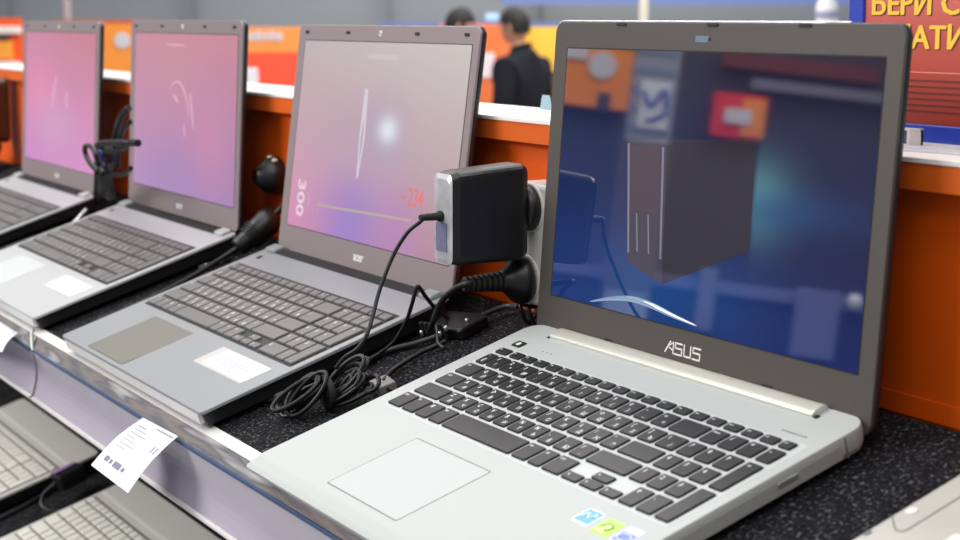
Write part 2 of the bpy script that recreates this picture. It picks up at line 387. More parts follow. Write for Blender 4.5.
    b = MB(); b.slab(19.43 - 1.4, 19.43 + 345.2, 30.6 - .9, 225.2, -.2, .14, 1, .05, 0, T=TL); b.build('screen_rim_shade', M['rubber'], lo)  # black rim stands in for the shadow line around the display
    b = MB(); b.box(19.43, 19.43 + 344.2, 30.6, 30.6 + 193.6, 0, .3, 0, T=TL); b.build('screen', SCREEN['big'], lo)
    b = MB(); b.slab(178, 192.5, 231, 235.5, -.1, .25, 1, .1, 0, T=TL); b.lathe([(1.1, 0), (1.1, .35)], 10, 1, T=TL @ Matrix.Translation((193.8, 233.2, 0))); b.build('webcam', [M['glass_blue'], M['rubber']], lo)
    for x in (88.7, 196, 290): 
        b = MB(); b.slab(x - 6, x + 6, 242, 244.3, -.1, .8, .9, .2, 0, T=TL); b.build('rubber_bumper', M['rubber'], lo)
    for x in (100.8, 282): 
        b = MB(); b.slab(x - 5, x + 5, 6.5, 8.3, -.1, .8, .9, .2, 0, T=TL); b.build('rubber_bumper', M['rubber'], lo)
    # slanted outline lettering of the maker's mark
    b = MB(); x, y, h = 170.5, 11.2, 8.0
    def stroke(*p, w=1.25):
        for (x0, y0), (x1, y1) in zip(p, p[1:]):
            d = Vector((x1 - x0, y1 - y0, 0)).normalized(); q = Vector((-d.y, d.x, 0)) * w / 2; e = d * w * .45
            A, B_ = Vector((x + x0, y + y0, 0)), Vector((x + x1, y + y1, 0))
            b.poly([A - e - q, B_ + e - q, B_ + e + q, A - e + q], 0, TL @ Matrix.Translation((0, 0, .12)))
    stroke((0, 0), (5.6, h)); stroke((4.4, 5.2), (9.6, h), w=0.9); stroke((9.2, 0), (9.2, h)); stroke((4.5, 3.6), (9, 2.2), w=1)
    stroke((19, h), (11.5, h), (11.5, 4.4), (19, 4.4), (19, 0), (11, 0))
    stroke((21.6, h), (21.6, .2), (29, .2), (29, h))
    stroke((40, h), (31.8, h), (31.8, 4.4), (39.4, 4.4), (39.4, 0), (31.4, 0))
    b.build('logo', M['logo'], lo)
    return t

def grey_laptop(name_label, mx, scr, P):
    """full-width laptop with flat keyboard; P holds its finish"""
    W, D, zt = P['W'], P['D'], P['zt']
    t = thing('laptop', name_label, 'laptop', mx)
    b = MB()
    dr = P.get('drop', 0); ta = math.asin(dr / D); WM = mm(0, D, zt) @ Matrix.Rotation(ta, 4, 'X') @ mm(0, -D, -zt)
    b.loft([[(x, y, z - dr * (1 - y / D) * (z - 4) / (zt - 7)) for x, y, z in rr(0, W, 0, D, P.get('r', 10), i, z, 5)] for i, z in ((8, 4), (5, 6), (3.5, zt - 4), (3, zt - 3.2))], 0)
    for x in (40, W - 40):
        for y in (34, D - 30): b.lathe([(7, 0), (7, 4.2)], 12, 1, T=Matrix.Translation((x, y, 0)))
    b.build('base', [M[P['base']], M['rubber']], t)
    b = MB(); b.slab(0, W, 0, D, zt - 3, zt, P.get('r', 10), .9, 0, b0=.1); b.build('palm_rest', M[P['deck']], t, WM)
    b = MB(); b.slab(P['kx'] - 3, P['kx'] + 19.1 * P['kp'] + 1, P['ky'] - 3, P['ky'] + 5.65 * P['kp'] + 1, zt - .5, zt + .1, 2, .08)
    kb = b.build('keyboard', M[P['tray']], t, WM); put_keys(kb, full_keys(P['kx'], P['ky'], P['kp']), P['style'], zt + .1)
    if dr: b = MB(); b.box(7, W - 9, .5, 7, 8, zt - dr - 2.6); b.build('front_trim', M['rail_white'], t)
    x0, x1, y0, y1 = P['pad']
    b = MB(); b.slab(x0, x1, y0, y1, zt - .5, zt + .15, 3, .1); pad = b.build('touchpad', M[P['padm']], t, WM)
    b = MB(); b.slab(x0 + 1, x1 - 1, y0 + 1, y0 + 15, zt, zt + .6, 2, .3); b.build('touchpad_button', M[P['padm']], pad)
    if P.get('label'):
        x0, x1, y0, y1 = P['label']
        b = MB(); b.slab(x0, x1, y0, y1, zt - .2, zt + .2, 1, .05, 0); b.slab(x0 + 14, x1, y0 + 3, y1 - 1, zt + .1, zt + .26, 1, .05, 1)
        for k in range(5): b.box(x0 + 22, x1 - 14 - 7 * (k % 3), y0 + 6 + 3.2 * k, y0 + 7 + 3.2 * k, zt + .2, zt + .3, 2)
        b.build('info_sticker', [mat('clear film', (184, 182, 180), .3), M['paper'], M['paper_grey']], t, WM)
    if P.get('strip'):
        b = MB(); b.slab(4, W - 4, P['strip'][0], P['strip'][1], zt - .3, zt + .5, 1, .2); b.build('trim_line', M['low_line'], t, WM)
    else:
        b = MB(); b.slab(34, W - 34, D - 14, D - 1, zt - 2, zt + .25, 1, .1); b.build('hinge_gap', M['rubber'], t, WM)
        for xa, xb in ((10, 33), (W - 33, W - 10)):
            b = MB(); b.slab(xa, xb, D - 15, D - 1, zt - 1, zt + 4, 3, 1.5); b.build('hinge', M[P['deck']], t)
        b = MB(); b.slab(20, 26, 214, 220, zt - .2, zt + .8, 1.5, .3); b.build('power_button', M['rubber'], t, WM)
    lid = MB(); LW = W - 2 * P.get('lx', 0) + 2 * (P.get('lx', 0) > 0); lid.slab(1, LW - 2, 2, 239, -3, 0, 8, .8, 0, T=TL, n=6); lid.slab(.6, LW - 1.6, 1.4, 239.6, -8.5, -3, 8.5, .4, 1, T=TL, n=6, b0=3)
    lo = lid.build('lid', [M[P['bezel']], M['lid_dark']], t, lid_matrix(P.get('lx', 0), P['hy'], 18.5, P['th']))
    sx, sz = P['sx'], P['sz']
    b = MB(); b.slab(sx - 1.2, sx + 345.4, sz - .8, sz + 194.4, -.2, .14, .6, .05, 0, T=TL); b.build('screen_rim_shade', M['rubber'], lo)  # dark rim imitates shade at the display border
    b = MB(); b.box(sx, sx + 344.2, sz, sz + 193.6, 0, .3, 0, T=TL); s = b.build('screen', scr, lo)
    b = MB(); b.lathe([(3, 0), (3, .3), (2.2, .5)], 14, 1, T=TL @ Matrix.Translation((LW / 2, 231, 0))); b.lathe([(1.1, .5), (1.1, .6)], 8, 0, T=TL @ Matrix.Translation((LW / 2, 231, 0))); b.build('webcam', [M['rubber'], M['logo']], lo)
    for x in (22, 118, 262, LW - 24):
        b = MB(); b.slab(x - 4, x + 4, 230, 233, -.1, .9, 1, .3, 0, T=TL); b.build('rubber_bumper', M['rubber'], lo)
    b = MB(); b.text('acer', 12.5, LW / 2 + 2, 11, .15, 0, T=TL, bold=.35, align='CENTER', sx=.95); b.build('logo', M['logo'], lo)
    return t, lo, s

SCREEN = {
    'big': screen_mat('deep blue display', (34, 34, 52), (40, 38, 54), (26, 62, 134), (22, 40, 104),
                      [(.38, .14, .30, .16, (30, 92, 166), .7), (.68, .50, .10, .13, (110, 176, 184), .85, .672), (.78, .47, .22, .07, (44, 96, 156), .75, .672), (.10, .16, .16, .16, (40, 60, 130), .6),
                       (.95, .4, .2, .15, (30, 30, 72), .6)], .38, .03, 1.05),
    'near': screen_mat('washed out display', (188, 176, 176), (200, 192, 188), (212, 144, 178), (172, 138, 150),
                       [(.42, .06, .22, .30, (152, 128, 200), .85), (.3, .55, .3, .2, (182, 160, 168), .5), (.56, .56, .16, .18, (170, 158, 182), .6), (.595, .575, .055, .065, (222, 228, 236), .95),
                        (.72, .1, .12, .2, (178, 128, 190), .5)], .06, .3, 1.1),
    'middle': screen_mat('rosy display', (202, 142, 158), (200, 138, 152), (182, 146, 190), (164, 132, 178),
                         [(.75, .35, .2, .3, (204, 138, 172), .7), (.45, .12, .4, .2, (166, 136, 186), .5), (.4, .8, .3, .2, (200, 148, 158), .5)], .06, .3, 1.1),
    'far': screen_mat('pink display', (202, 140, 164), (200, 134, 146), (206, 142, 198), (212, 150, 196),
                      [(.2, .55, .25, .25, (226, 146, 174), .8), (.45, .3, .3, .2, (206, 166, 204), .6)], .06, .3, 1.1),
    'low': mat('dark display', (20, 22, 30), .12, 0, .6),
}
silver = silver_laptop()
FIN = dict(W=381, D=245, zt=23, drop=2, lx=3, r=5, base='acer_base', deck='acer_deck', kx=14, ky=91, kp=18.75, tray='acer_tray', style='flat', pad=(72, 176, 4, 78), padm='acer_pad',
           label=(250, 358, 47, 78), bezel='acer_bezel', hy=246, th=24.8, sx=19.5, sz=29)
near, nlid, nscr = grey_laptop('grey laptop beside the power adapter, screen showing a red 234', SH @ mm(-513.5, 6.5, .4), SCREEN['near'], FIN)
near['group'] = 'grey laptops on the upper shelf'
mid = copy_tree(near); mid.matrix_world = SH @ mm(-1002.5, 8.5, .4); mid['label'] = 'grey laptop with pink screen, second from the left on the upper shelf'
far = copy_tree(near); far.matrix_world = SH @ mm(-1491.5, 1, .4); far['label'] = 'farthest laptop, smallest pink screen, cut off at the left edge of the photo'
for t, th, sm in ((mid, 20.3, 'middle'), (far, 20.5, 'far')):
    for ch in t.children:
        if ch.name.split('.')[0] == 'lid':
            ch.matrix_local = lid_matrix(3, 246, 20.5, th)
            for g in ch.children:
                if g.name.split('.')[0] == 'screen': g.data = g.data.copy(); g.data.materials[0] = SCREEN[sm]
# shapes drawn over the screens: figures, line and pale shards
def glow_mat(name, rgb, k=1.0, gloss=0):
    m, nt, b = new_mat(name); b.inputs['Base Color'].default_value = (.01, .01, .01, 1); b.inputs['Specular IOR Level'].default_value = .1
    n = nt.nodes.new('ShaderNodeTexNoise'); n.inputs['Scale'].default_value = 90; mx = nt.nodes.new('ShaderNodeMix'); mx.data_type = 'RGBA'
    c = lin(rgb); mx.inputs[6].default_value = tuple(v * .93 for v in c[:3]) + (1,); mx.inputs[7].default_value = tuple(v * 1.07 for v in c[:3]) + (1,)
    nt.links.new(n.outputs['Fac'], mx.inputs[0]); nt.links.new(mx.outputs[2], b.inputs['Emission Color']); b.inputs['Emission Strength'].default_value = k
    if gloss:
        g = nt.nodes.new('ShaderNodeBsdfGlossy'); g.inputs['Roughness'].default_value = .03; ms = nt.nodes.new('ShaderNodeMixShader'); ms.inputs[0].default_value = gloss
        nt.links.new(b.outputs[0], ms.inputs[1]); nt.links.new(g.outputs[0], ms.inputs[2]); nt.links.new(ms.outputs[0], nt.nodes['Material Output'].inputs[0])
    return m
def on_screen(u, v): return 19.5 + u * 344.2, 29 + v * 193.6
def near_graphics(lo):
    b = MB(); x, y = on_screen(.75, .235); b.text('234', 23, x, y, .34, 0, T=TL, bold=.5, sx=.86); b.build('screen_digits', glow_mat('screen red', (226, 122, 120)), lo)
    b = MB(); x, y = on_screen(.71, .27); b.box(x, x + 12, y - 2, y + 1, .32, .34, 0, T=TL); b.build('screen_mark', glow_mat('screen dull red', (206, 130, 136)), lo)
    R = TL @ Matrix.Translation((*on_screen(.055, .26), 0)) @ Matrix.Rotation(-PI / 2, 4, 'Z')
    b = MB(); b.text('300', 25, 0, 0, .34, 0, T=R, bold=.6, sx=1.05); b.build('screen_digits', glow_mat('screen pale pink', (236, 206, 224)), lo)
    R = TL @ Matrix.Translation((*on_screen(.13, .19), 0)) @ Matrix.Rotation(-PI / 2, 4, 'Z')
    b = MB(); b.text('\u2013\u2013\u2013', 9, 0, 0, .34, 0, T=R, bold=.4); b.build('screen_mark', glow_mat('screen faint pink', (222, 176, 204)), lo)
    x0, y0 = on_screen(.20, .14); x1, y1 = on_screen(.78, .165); m = glow_mat('screen olive', (186, 166, 158))
    b = MB(); b.poly([(x0, y0 - 1.2, .33), (x1, y1 - 1.2, .33), (x1, y1 + 1.2, .33), (x0, y0 + 1.2, .33)], 0, T=TL); b.build('screen_line', m, lo)
    b = MB(); b.poly([(x0, y0 - 8, .34), (x0 + 1.5, y0 - 8, .34), (x0 + 6, y0, .34), (x0 + 1.5, y0 + 8, .34), (x0, y0 + 8, .34), (x0 + 4, y0, .34)], 0, T=TL); b.build('screen_mark', m, lo)
    x, y = on_screen(.435, .525)
    b = MB(); b.poly([(x, y - 42, .33), (x + 3, y - 40, .33), (x + 9, y - 2, .33), (x + 6, y + 46, .33), (x - 1, y + 47, .33), (x - 3, y, .33)], 0, T=TL)
    b.poly([(x + 2, y - 30, .36), (x + 5, y - 6, .36), (x + 4, y + 20, .36), (x + .5, y, .36)], 1, T=TL)
    b.build('screen_figure', [glow_mat('screen pale shard', (212, 202, 214)), glow_mat('screen shard core', (182, 164, 178))], lo)
    x, y = on_screen(.43, .93)
    b = MB(); b.box(x, x + 62, y - 2.5, y + 2.5, .32, .34, 0, T=TL); b.build('screen_mark', glow_mat('screen faint print', (201, 193, 191)), lo)
near_graphics(nlid)
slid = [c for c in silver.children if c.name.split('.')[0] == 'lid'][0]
b = MB(); Z = .33  # dark tower: dim glowing polygons just over the silver laptop's panel
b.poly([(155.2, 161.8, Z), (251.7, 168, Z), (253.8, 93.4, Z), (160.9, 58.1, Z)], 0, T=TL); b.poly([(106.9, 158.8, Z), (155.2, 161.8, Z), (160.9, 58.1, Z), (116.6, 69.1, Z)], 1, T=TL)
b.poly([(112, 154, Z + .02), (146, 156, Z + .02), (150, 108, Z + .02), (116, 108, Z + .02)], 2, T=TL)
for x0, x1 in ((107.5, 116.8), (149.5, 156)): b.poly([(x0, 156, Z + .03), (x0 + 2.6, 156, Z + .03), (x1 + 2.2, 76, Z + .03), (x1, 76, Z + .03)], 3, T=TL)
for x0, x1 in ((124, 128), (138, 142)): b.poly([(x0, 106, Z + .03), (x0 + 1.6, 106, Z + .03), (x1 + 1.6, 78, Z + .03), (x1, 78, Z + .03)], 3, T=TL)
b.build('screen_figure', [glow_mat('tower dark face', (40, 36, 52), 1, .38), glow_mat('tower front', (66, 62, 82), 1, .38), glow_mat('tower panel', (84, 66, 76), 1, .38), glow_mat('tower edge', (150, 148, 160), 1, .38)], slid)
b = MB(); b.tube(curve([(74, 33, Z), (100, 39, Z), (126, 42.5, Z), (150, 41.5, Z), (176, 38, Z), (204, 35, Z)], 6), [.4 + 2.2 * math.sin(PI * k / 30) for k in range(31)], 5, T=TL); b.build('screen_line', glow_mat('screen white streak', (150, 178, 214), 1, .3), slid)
def soft_graphics(lo, pts, c):
    m = glow_mat('screen faint figure', c)
    for line, w in pts:
        b = MB(); b.tube(curve([(*on_screen(u, v), .3) for u, v in line]), [w * (.3 + .7 * math.sin(PI * k / (8 * (len(line) - 1)))) for k in range(8 * (len(line) - 1) + 1)], 5, 0, T=TL); b.build('screen_figure', m, lo)
for t, pts, c in ((mid, [([(.38, .66), (.44, .70), (.50, .68), (.55, .60), (.57, .50)], 1.7), ([(.58, .64), (.60, .55), (.62, .42)], 2.0), ([(.42, .62), (.47, .57)], 2.2), ([(.53, .44), (.54, .36)], 1.6), ([(.34, .93), (.43, .93), (.52, .93)], 1.5)], (218, 170, 188)),
                  (far, [([(.48, .68), (.44, .55), (.42, .42)], 3.4), ([(.62, .56), (.625, .50), (.63, .43)], 3.0)], (224, 166, 196))):
    for ch in t.children:
        if ch.name.split('.')[0] == 'lid': soft_graphics(ch, pts, c)
        if ch.name.split('.')[0] in ('palm_rest', 'hinge'): ch.material_slots[0].link = 'OBJECT'; ch.material_slots[0].material = M['acer_deck_sheen']  # deck and touchpad colours brightened to imitate reflected light
        if ch.name.split('.')[0] == 'touchpad':
            for o in [ch] + list(ch.children): o.material_slots[0].link = 'OBJECT'; o.material_slots[0].material = M['pad']
# lower tier, 300 mm further down
LOW = -324
FINL = dict(W=382, D=249, zt=24, base='acer_base', deck='low_deck', kx=10, ky=86, kp=18.9, tray='low_tray', style='pale', pad=(90, 190, 6, 70), padm='low_deck', strip=(203, 208), bezel='lid_dark', hy=250, th=18, sx=19, sz=28)
la, _, _ = grey_laptop('taupe laptop on the lower shelf under the price tag, bottom edge of the photo', SH @ mm(-912, -131, LOW + .4), SCREEN['low'], FINL)
la['group'] = 'laptops on the lower shelf'
lb = copy_tree(la); lb.matrix_world = SH @ mm(-1431, -131, LOW + .4); lb['label'] = 'taupe laptop on the lower shelf with a lilac-faced sensor at its rear corner'
# white laptop at the right edge
FINR = dict(FIN, deck='white_deck', base='white_deck', tray='white_deck', padm='white_deck', label=None, style='pale', bezel='white_deck', drop=0, lx=0, W=380, D=247, hy=247, zt=20, kx=44, ky=96, kp=17.2)
rt, rlid, _ = grey_laptop('white laptop corner at the lower right of the photo', SH @ mm(473, 0, .4), SCREEN['low'], FINR)
b = MB(); b.tube(curve([(1.5, 176, 20.05), (6, 172, 20.05), (13, 167, 20.05), (17.5, 168, 20.05), (18, 174, 20.05), (18, 200, 20.05), (18, 238, 20.05)], 6), .45, 5)
b.build('deck_seam', M['groove'], rt)
b = MB(); b.lathe([(3.6, 20), (3.6, 20.5), (2.8, 20.7)], 14, 0, T=Matrix.Translation((6, 186, 0))); b.build('deck_button', M['white_plastic'], rt)
b = MB(); b.slab(.5, 4, 154, 159, 19.9, 20.5, 1, .2); b.build('latch_mark', M['groove'], rt)

# ------------------------------------------------------------------ display stand (tilted shelves + price rails)
st = thing('display_stand', 'sloping two-tier display stand with black carpet and lilac price rails', 'display stand', Matrix.Translation((0, 0, 0)))
sh = SH
X0, X1 = -1950, 1050
b = MB(); b.box(X0, X1, 6, 297, -20, -4); b.build('upper_shelf', M['shelf_steel'], st, sh)
b = MB(); b.box(X0, X1, 16, 296, -4, 0); b.build('carpet_mat', M['carpet'], st, sh)
b = MB(); b.box(X0, X1, -142, 196, LOW - 20, LOW - 4); b.build('lower_shelf', M['shelf_steel'], st, sh)
b = MB(); b.box(X0, X1, -142, 196, LOW - 4, LOW); b.build('carpet_mat', M['carpet'], st, sh)
b = MB()
b.box(X0, X1, 5.6, 17.2, -6, 2.4, 0)
b.build('rail_lip', M['rail_white'], st, sh)
xs = s_at(33, 353, y=-5).x
for xa, xb in ((X0, xs - 4), (xs + 4, X1)):
    b = MB()
    prof = [(5.6, 1.6), (3.4, -.6), (1, -3.4), (-1.6, -6.2), (-4.2, -9.2), (-4.2, -10.6), (0, -8), (5.6, -3)]
    b.loft([[(x, y, z) for y, z in prof] for x in (xa, xb)], 0)
    r = b.build('price_rail', M['rail_metal'], st, sh)
    if xa > X0: b = MB(); b.tube(curve([(xa - 34, 10, 3.6), (xa - 22, 4, 2.2), (xa - 8, -2.6, -6), (xa + 2, -5.2, -10), (xa + 26, -5.6, -11)], 5), 1.3, 6); b.build('joint_strap', mat('pale clear strap', (206, 214, 206), .25), r)
    b = MB(); b.tube([(xa, -4.8, -10.2), (xb, -4.8, -10.2)], 2.0, 6); b.build('rail_seam', M['rail_blue'], r)
    b = MB(); pr = []
    for k in range(9):
        u = k / 8; pr.append((-4.5 - 17.5 * u + 4.2 * math.sin(PI * u), -11 - 47 * u - 1.5 * math.sin(PI * u)))
    pr2 = [(y + 2.5, z) for y, z in pr][::-1]
    b.loft([[(x, y, z) for y, z in pr + pr2] for x in (xa, xb)], 0, False); b.build('price_channel', M['rail_lilac'], r)
    b = MB(); b.tube([(xa, -22.4, -58.6), (xb, -22.4, -58.6)], 2.4, 8); b.build('channel_lip', M['rail_white'], r)
b = MB()
for x in (-1800, -700, 420):
    b.box(x - 20, x + 20, 258, 284, -1358, 60)
for x in (-1800, -700, 420): b.box(x - 20, x + 20, -140, 284, -1360, -1340)
b.build('upright_frame', M['shelf_steel'], st, Matrix.Translation((0, 0, H)))
# orange counter behind the shelf (upright)
UP = Matrix.Translation((0, 0, H))
ct = thing('counter', 'orange counter with white top running behind the laptops', 'counter', UP)
b = MB(); b.box(X0, X1, 290, 380, -1360, 232); b.build('front_panel', M['orange'], ct)
b = MB(); b.slab(X0, X1, 277, 300, 233, 250, .5, .5); b.build('edge_band', M['orange_band'], ct)
b = MB(); b.slab(X0, X1, 276, 381, 250, 253.4, .5, .4); b.build('counter_top', M['white_top'], ct)
b = MB(); b.box(X0, X1, 288.5, 290, 88, 101); b.build('base_strip', M['orange'], ct)

# ------------------------------------------------------------------ adapter, socket, plugs, cables
so = thing('power_socket', 'white double wall socket on the orange counter behind the adapter', 'socket', UP)
b = MB(); b.slab(-68, 34, 102, 203, 0, 33, 5, 3, T=Matrix(((1, 0, 0, 0), (0, 0, -1, 289.7), (0, 1, 0, 0), (0, 0, 0, 1)))); b.build('socket_housing', M['white_plastic'], so)
TY = Matrix(((1, 0, 0, 0), (0, 0, -1, 0), (0, 1, 0, 0), (0, 0, 0, 1)))   # local z -> towards customer (-y)
for x, z in ((-46, 123), (-40, 183)):
    b = MB(); b.lathe([(21, 0), (21, 1), (19.5, 1.4)], 24, 0, T=Matrix.Translation((x, 257, z)) @ TY); b.build('socket_outlet', M['white_plastic'], so)
ad = thing('power_adapter', 'square black wall adapter with shiny taped end plugged in behind the screen', 'adapter', UP)
b = MB()
def adr(x0, x1, z0, z1, y, r): return [(p[0], y, p[1]) for p in rr(x0, x1, z0, z1, r, 0, 0, 5)]
b.loft([adr(-50, -30, 147, 210, 174.2, 5), adr(-55, -27.5, 143, 214.5, 176, 6), adr(-56, -26, 142, 217, 182, 6), adr(-56, -24.5, 142, 221, 240, 6), adr(-54, -26, 145, 219, 245, 6)], 0, False)
body = b.build('housing', M['black'], ad)
b = MB(); b.loft([adr(-51, -29, 146, 211, 173.8, 5), adr(-56.4, -27, 142.6, 215, 175.4, 6)], 0, False, True, False); b.build('clear_tape', mat('shiny clear tape', (214, 214, 216), .2, .45, .8, .45, 60, .8), ad)
b = MB(); b.slab(-50, -33, 153, 176, 0, .6, 1, .1, T=Matrix.Translation((0, 173.6, 0)) @ TY); b.build('rating_label', mat('blue grey label', (108, 110, 138), .4, var=.3, scale=300), body)
b = MB(); b.lathe([(17, 0), (19, 2), (19, 10), (16, 12)], 24, 0, T=Matrix.Translation((-40, 257, 183)) @ TY); b.build('plug', M['black'], ad)
b = MB(); b.lathe([(4.5, 0), (4.5, 5), (3.2, 6), (2.8, 20), (2.2, 22)], 12, 0, T=Matrix.Translation((-42, 176, 181)) @ TY); b.build('cord_sleeve', M['rubber'], ad)
adc = [(420, 222, 178), (408, 232, 170), (396, 250, 160), (387, 270, 150), (379, 292, 140), (373, 315, 130), (367, 334, 120), (358, 348, 112), (345, 357, 105), (336, 368, 100)]
pts = [Vector((-42, 158, 181))]
for px, py, y in adc:
    p = w_at(px, py, y=y * .9 - 6); pts.append(p)
b = MB(); b.tube(curve(pts, 6), 1.7, 8); b.build('cord', M['cable'], ad)

pl = thing('mains_plug', 'round black mains plug with ribbed neck in the lower socket', 'plug', UP @ mm(-46, 254.5, 123))
b = MB(); prof = [(17, 0), (20.4, 1.5), (21, 5), (19.5, 9), (13.5, 15), (9.5, 20)]
b.lathe(prof + [(8.6, 24)], 24, 0, T=TY); b.build('plug_body', M['black'], pl)
b = MB(); pf = []
for k in range(7): pf += [(8.2 - k * .35, 24 + k * 5), (8.4 - k * .35, 27 + k * 5), (6.6 - k * .35, 27.4 + k * 5), (6.6 - k * .35, 28.6 + k * 5)]
b.lathe(pf, 18, 0, T=TY); b.build('strain_relief', M['rubber'], pl)
pp = [Vector((0, -58, 0))]
for px, py, y in ((470, 283, 190), (458, 287, 186), (446, 296, 182), (438, 308, 180), (433, 322, 178), (429, 333, 180)):
    pp.append(w_at(px, py, y=y) - Vector((-46, 254.5, 123)))
b = MB(); b.tube(curve(pp, 6), 2.6, 8); b.build('cord', M['cable'], pl)

def cable(name, label, path, r, m='cable', cat='cable', group=None):
    b = MB(); b.tube(curve(path, 7), r, 8); o = b.build(name, M[m], None, SH); return tag(o, label, cat, group)
def zz(*t): return [s_at(a, c, z=z) for a, c, z in t]
cable('arched_cable', 'thin black cable arching up between the grey and the silver laptop', zz((345, 374, 5), (372, 358, 6), (392, 343, 8), (405, 324, 22), (412, 304, 40), (416, 289, 52), (419, 287, 53), (426, 297, 42), (437, 310, 24), (450, 320, 10), (460, 326, 8)), 1.8)
cable('floor_cable', 'grey cable running along the carpet from the coil to the silver laptop hinge', zz((350, 385, 4), (356, 370, 4), (372, 358, 4), (392, 349, 4), (416, 343, 4), (440, 335, 5), (465, 324, 8), (490, 312, 8), (508, 306, 8), (518, 307, 10)), 2.4, 'cable_grey')
cable('security_cable', 'black cable ending in the grey sensor by the silver laptop', zz((383, 382, 6), (392, 371, 4), (405, 362, 4), (422, 352, 4), (438, 345, 5), (446, 341, 6)), 2.2)
def loop_pts(c, a, bb, rot, tiltz, n=10, z0=6):
    out = []
    for k in range(n):
        t = 2 * PI * k / n; u, v = a * math.cos(t), bb * math.sin(t)
        out.append((c[0] + u * math.cos(rot) - v * math.sin(rot), c[1] + u * math.sin(rot) + v * math.cos(rot), z0 + tiltz * (1 + math.sin(t + 1)) / 2))
    return out
# coiled, tied bundle on the carpet
cb = thing('cable_bundle', 'black cable coiled and tied on the carpet between the grey and silver laptops', 'cable', SH)
c0 = s_at(329, 398, z=10); b = MB()
for k in range(7):
    rot = math.radians(60 + random.uniform(-24, 24)); off = random.uniform(-9, 9)
    for sgn in (-1, 1):
        L = random.uniform(15, 22); w = random.uniform(6, 11)
        ce = (c0.x + sgn * L * math.cos(rot) + off * .5, c0.y + sgn * L * math.sin(rot) + off * .3)
        b.tube(curve(loop_pts(ce, L, w, rot, random.uniform(8, 26), z0=3 + k * 1.9), 4, True), 1.9, 7, 0, True)
for dx, dy, hh in ((10, 8, 24), (18, 12, 28), (30, 20, 22)):
    b.tube(curve([(c0.x - 4, c0.y, 6), (c0.x + dx * .3, c0.y + dy, 14), (c0.x + dx, c0.y + dy + 12, hh), (c0.x + dx + 6, c0.y + dy + 4, hh - 8), (c0.x + 4, c0.y - 2, 8)], 6), 1.9, 7)
b.build('coil', M['cable'], cb)
b = MB(); b.tube(curve([(c0.x + 11 * math.cos(a), c0.y + 5 * math.sin(a) * .4, 15 + 11 * math.sin(a)) for a in [2 * PI * k / 10 for k in range(10)]], 4, True), 3.4, 8, 0, True); b.build('cable_tie', M['rubber'], cb)

def sensor(px, py, label, rot, w=16, d=14, h=6, col='cable_grey', z=0, tail=None):
    p = s_at(px, py, z=z + h / 2)
    t = thing('security_sensor', label, 'sensor', SH @ mm(p.x, p.y, z) @ Matrix.Rotation(math.radians(rot), 4, 'Z'), 'anti-theft sensors')
    b = MB(); b.slab(-w / 2, w / 2, -d / 2, d / 2, 0, h, 2, .8); b.build('sensor_case', M[col], t)
    b = MB(); b.lathe([(1.2, h), (1.2, h + .4)], 8, 0, T=Matrix.Translation((0, 0, 0))); b.build('sensor_light', M['logo'], t)
    b = MB(); b.tube(curve([(w / 2 - 1, 0, h / 2), (w / 2 + 6, 1, h / 2), (w / 2 + 12, 5, h * .4), (w / 2 + 16, 12, 2.2)], 5), 1.6, 7); b.build('sensor_lead', M['cable'], t)
    return t
M['sensor_grey'] = mat('sensor grey', (118, 116, 112), .5)
sensor(276, 394, 'grey sensor under the right front edge of the grey laptop with the 234 screen', 20, 20, 15, 7, 'sensor_grey')
sensor(383, 385, 'grey sensor touching the left edge of the silver laptop', -8, 24, 16, 7, 'sensor_grey')
sensor(66, 311, 'grey sensor on the carpet by the pink-screen laptop, near the price rail', 20, 20, 15, 6, 'sensor_grey')
sensor(207, 267, 'small pale sensor at the rear left edge of the grey laptop with the 234 screen', 60, 18, 10, 7, 'cable_grey')

# dark alarm hub with clips behind, between the laptops
hb = s_at(452, 322, z=10)
hub = thing('alarm_hub', 'black alarm box with silver contacts on the carpet behind the coiled cable', 'alarm box', SH @ mm(hb.x, hb.y, 0) @ Matrix.Rotation(math.radians(12), 4, 'Z'))
b = MB(); b.slab(-24, 26, -14, 20, .3, 11, 4, 2); b.build('hub_case', M['black'], hub)
b = MB()
for k in range(6): b.slab(-22 + k * 6, -18 + k * 6, -19, -15.5, 3, 16, 1, .3)
b.build('hub_ribs', M['rubber'], hub)
for x, y, z in ((-18, -21, 8), (6, -20, 9), (14, -19, 14), (18, 2, 12)):
    b = MB(); b.lathe([(1.8, 0), (1.8, 4), (1, 5)], 8, 0, T=Matrix.Translation((x, y, z - 3))); b.build('contact', M['chrome'], hub)
cable('jack_lead', 'pale thin lead dropping from the alarm box to its silver contacts', zz((434, 318, 20), (437, 330, 14), (438, 342, 9), (444, 348, 6)), 1.2, 'cable_grey')
# small coil by the silver laptop's hinge
kc = s_at(527, 316, z=10); b = MB()
b.tube(curve([(kc.x - 14 + 4.2 * k + 0, kc.y + 6 + 8 * math.cos(k * 2.1), 10 + 9 * math.sin(k * 2.1)) for k in range(9)], 6), 1.9, 7)
tag(b.build('coiled_cord', M['cable'], None, SH), 'small black coiled cord beside the left hinge of the silver laptop', 'cable')

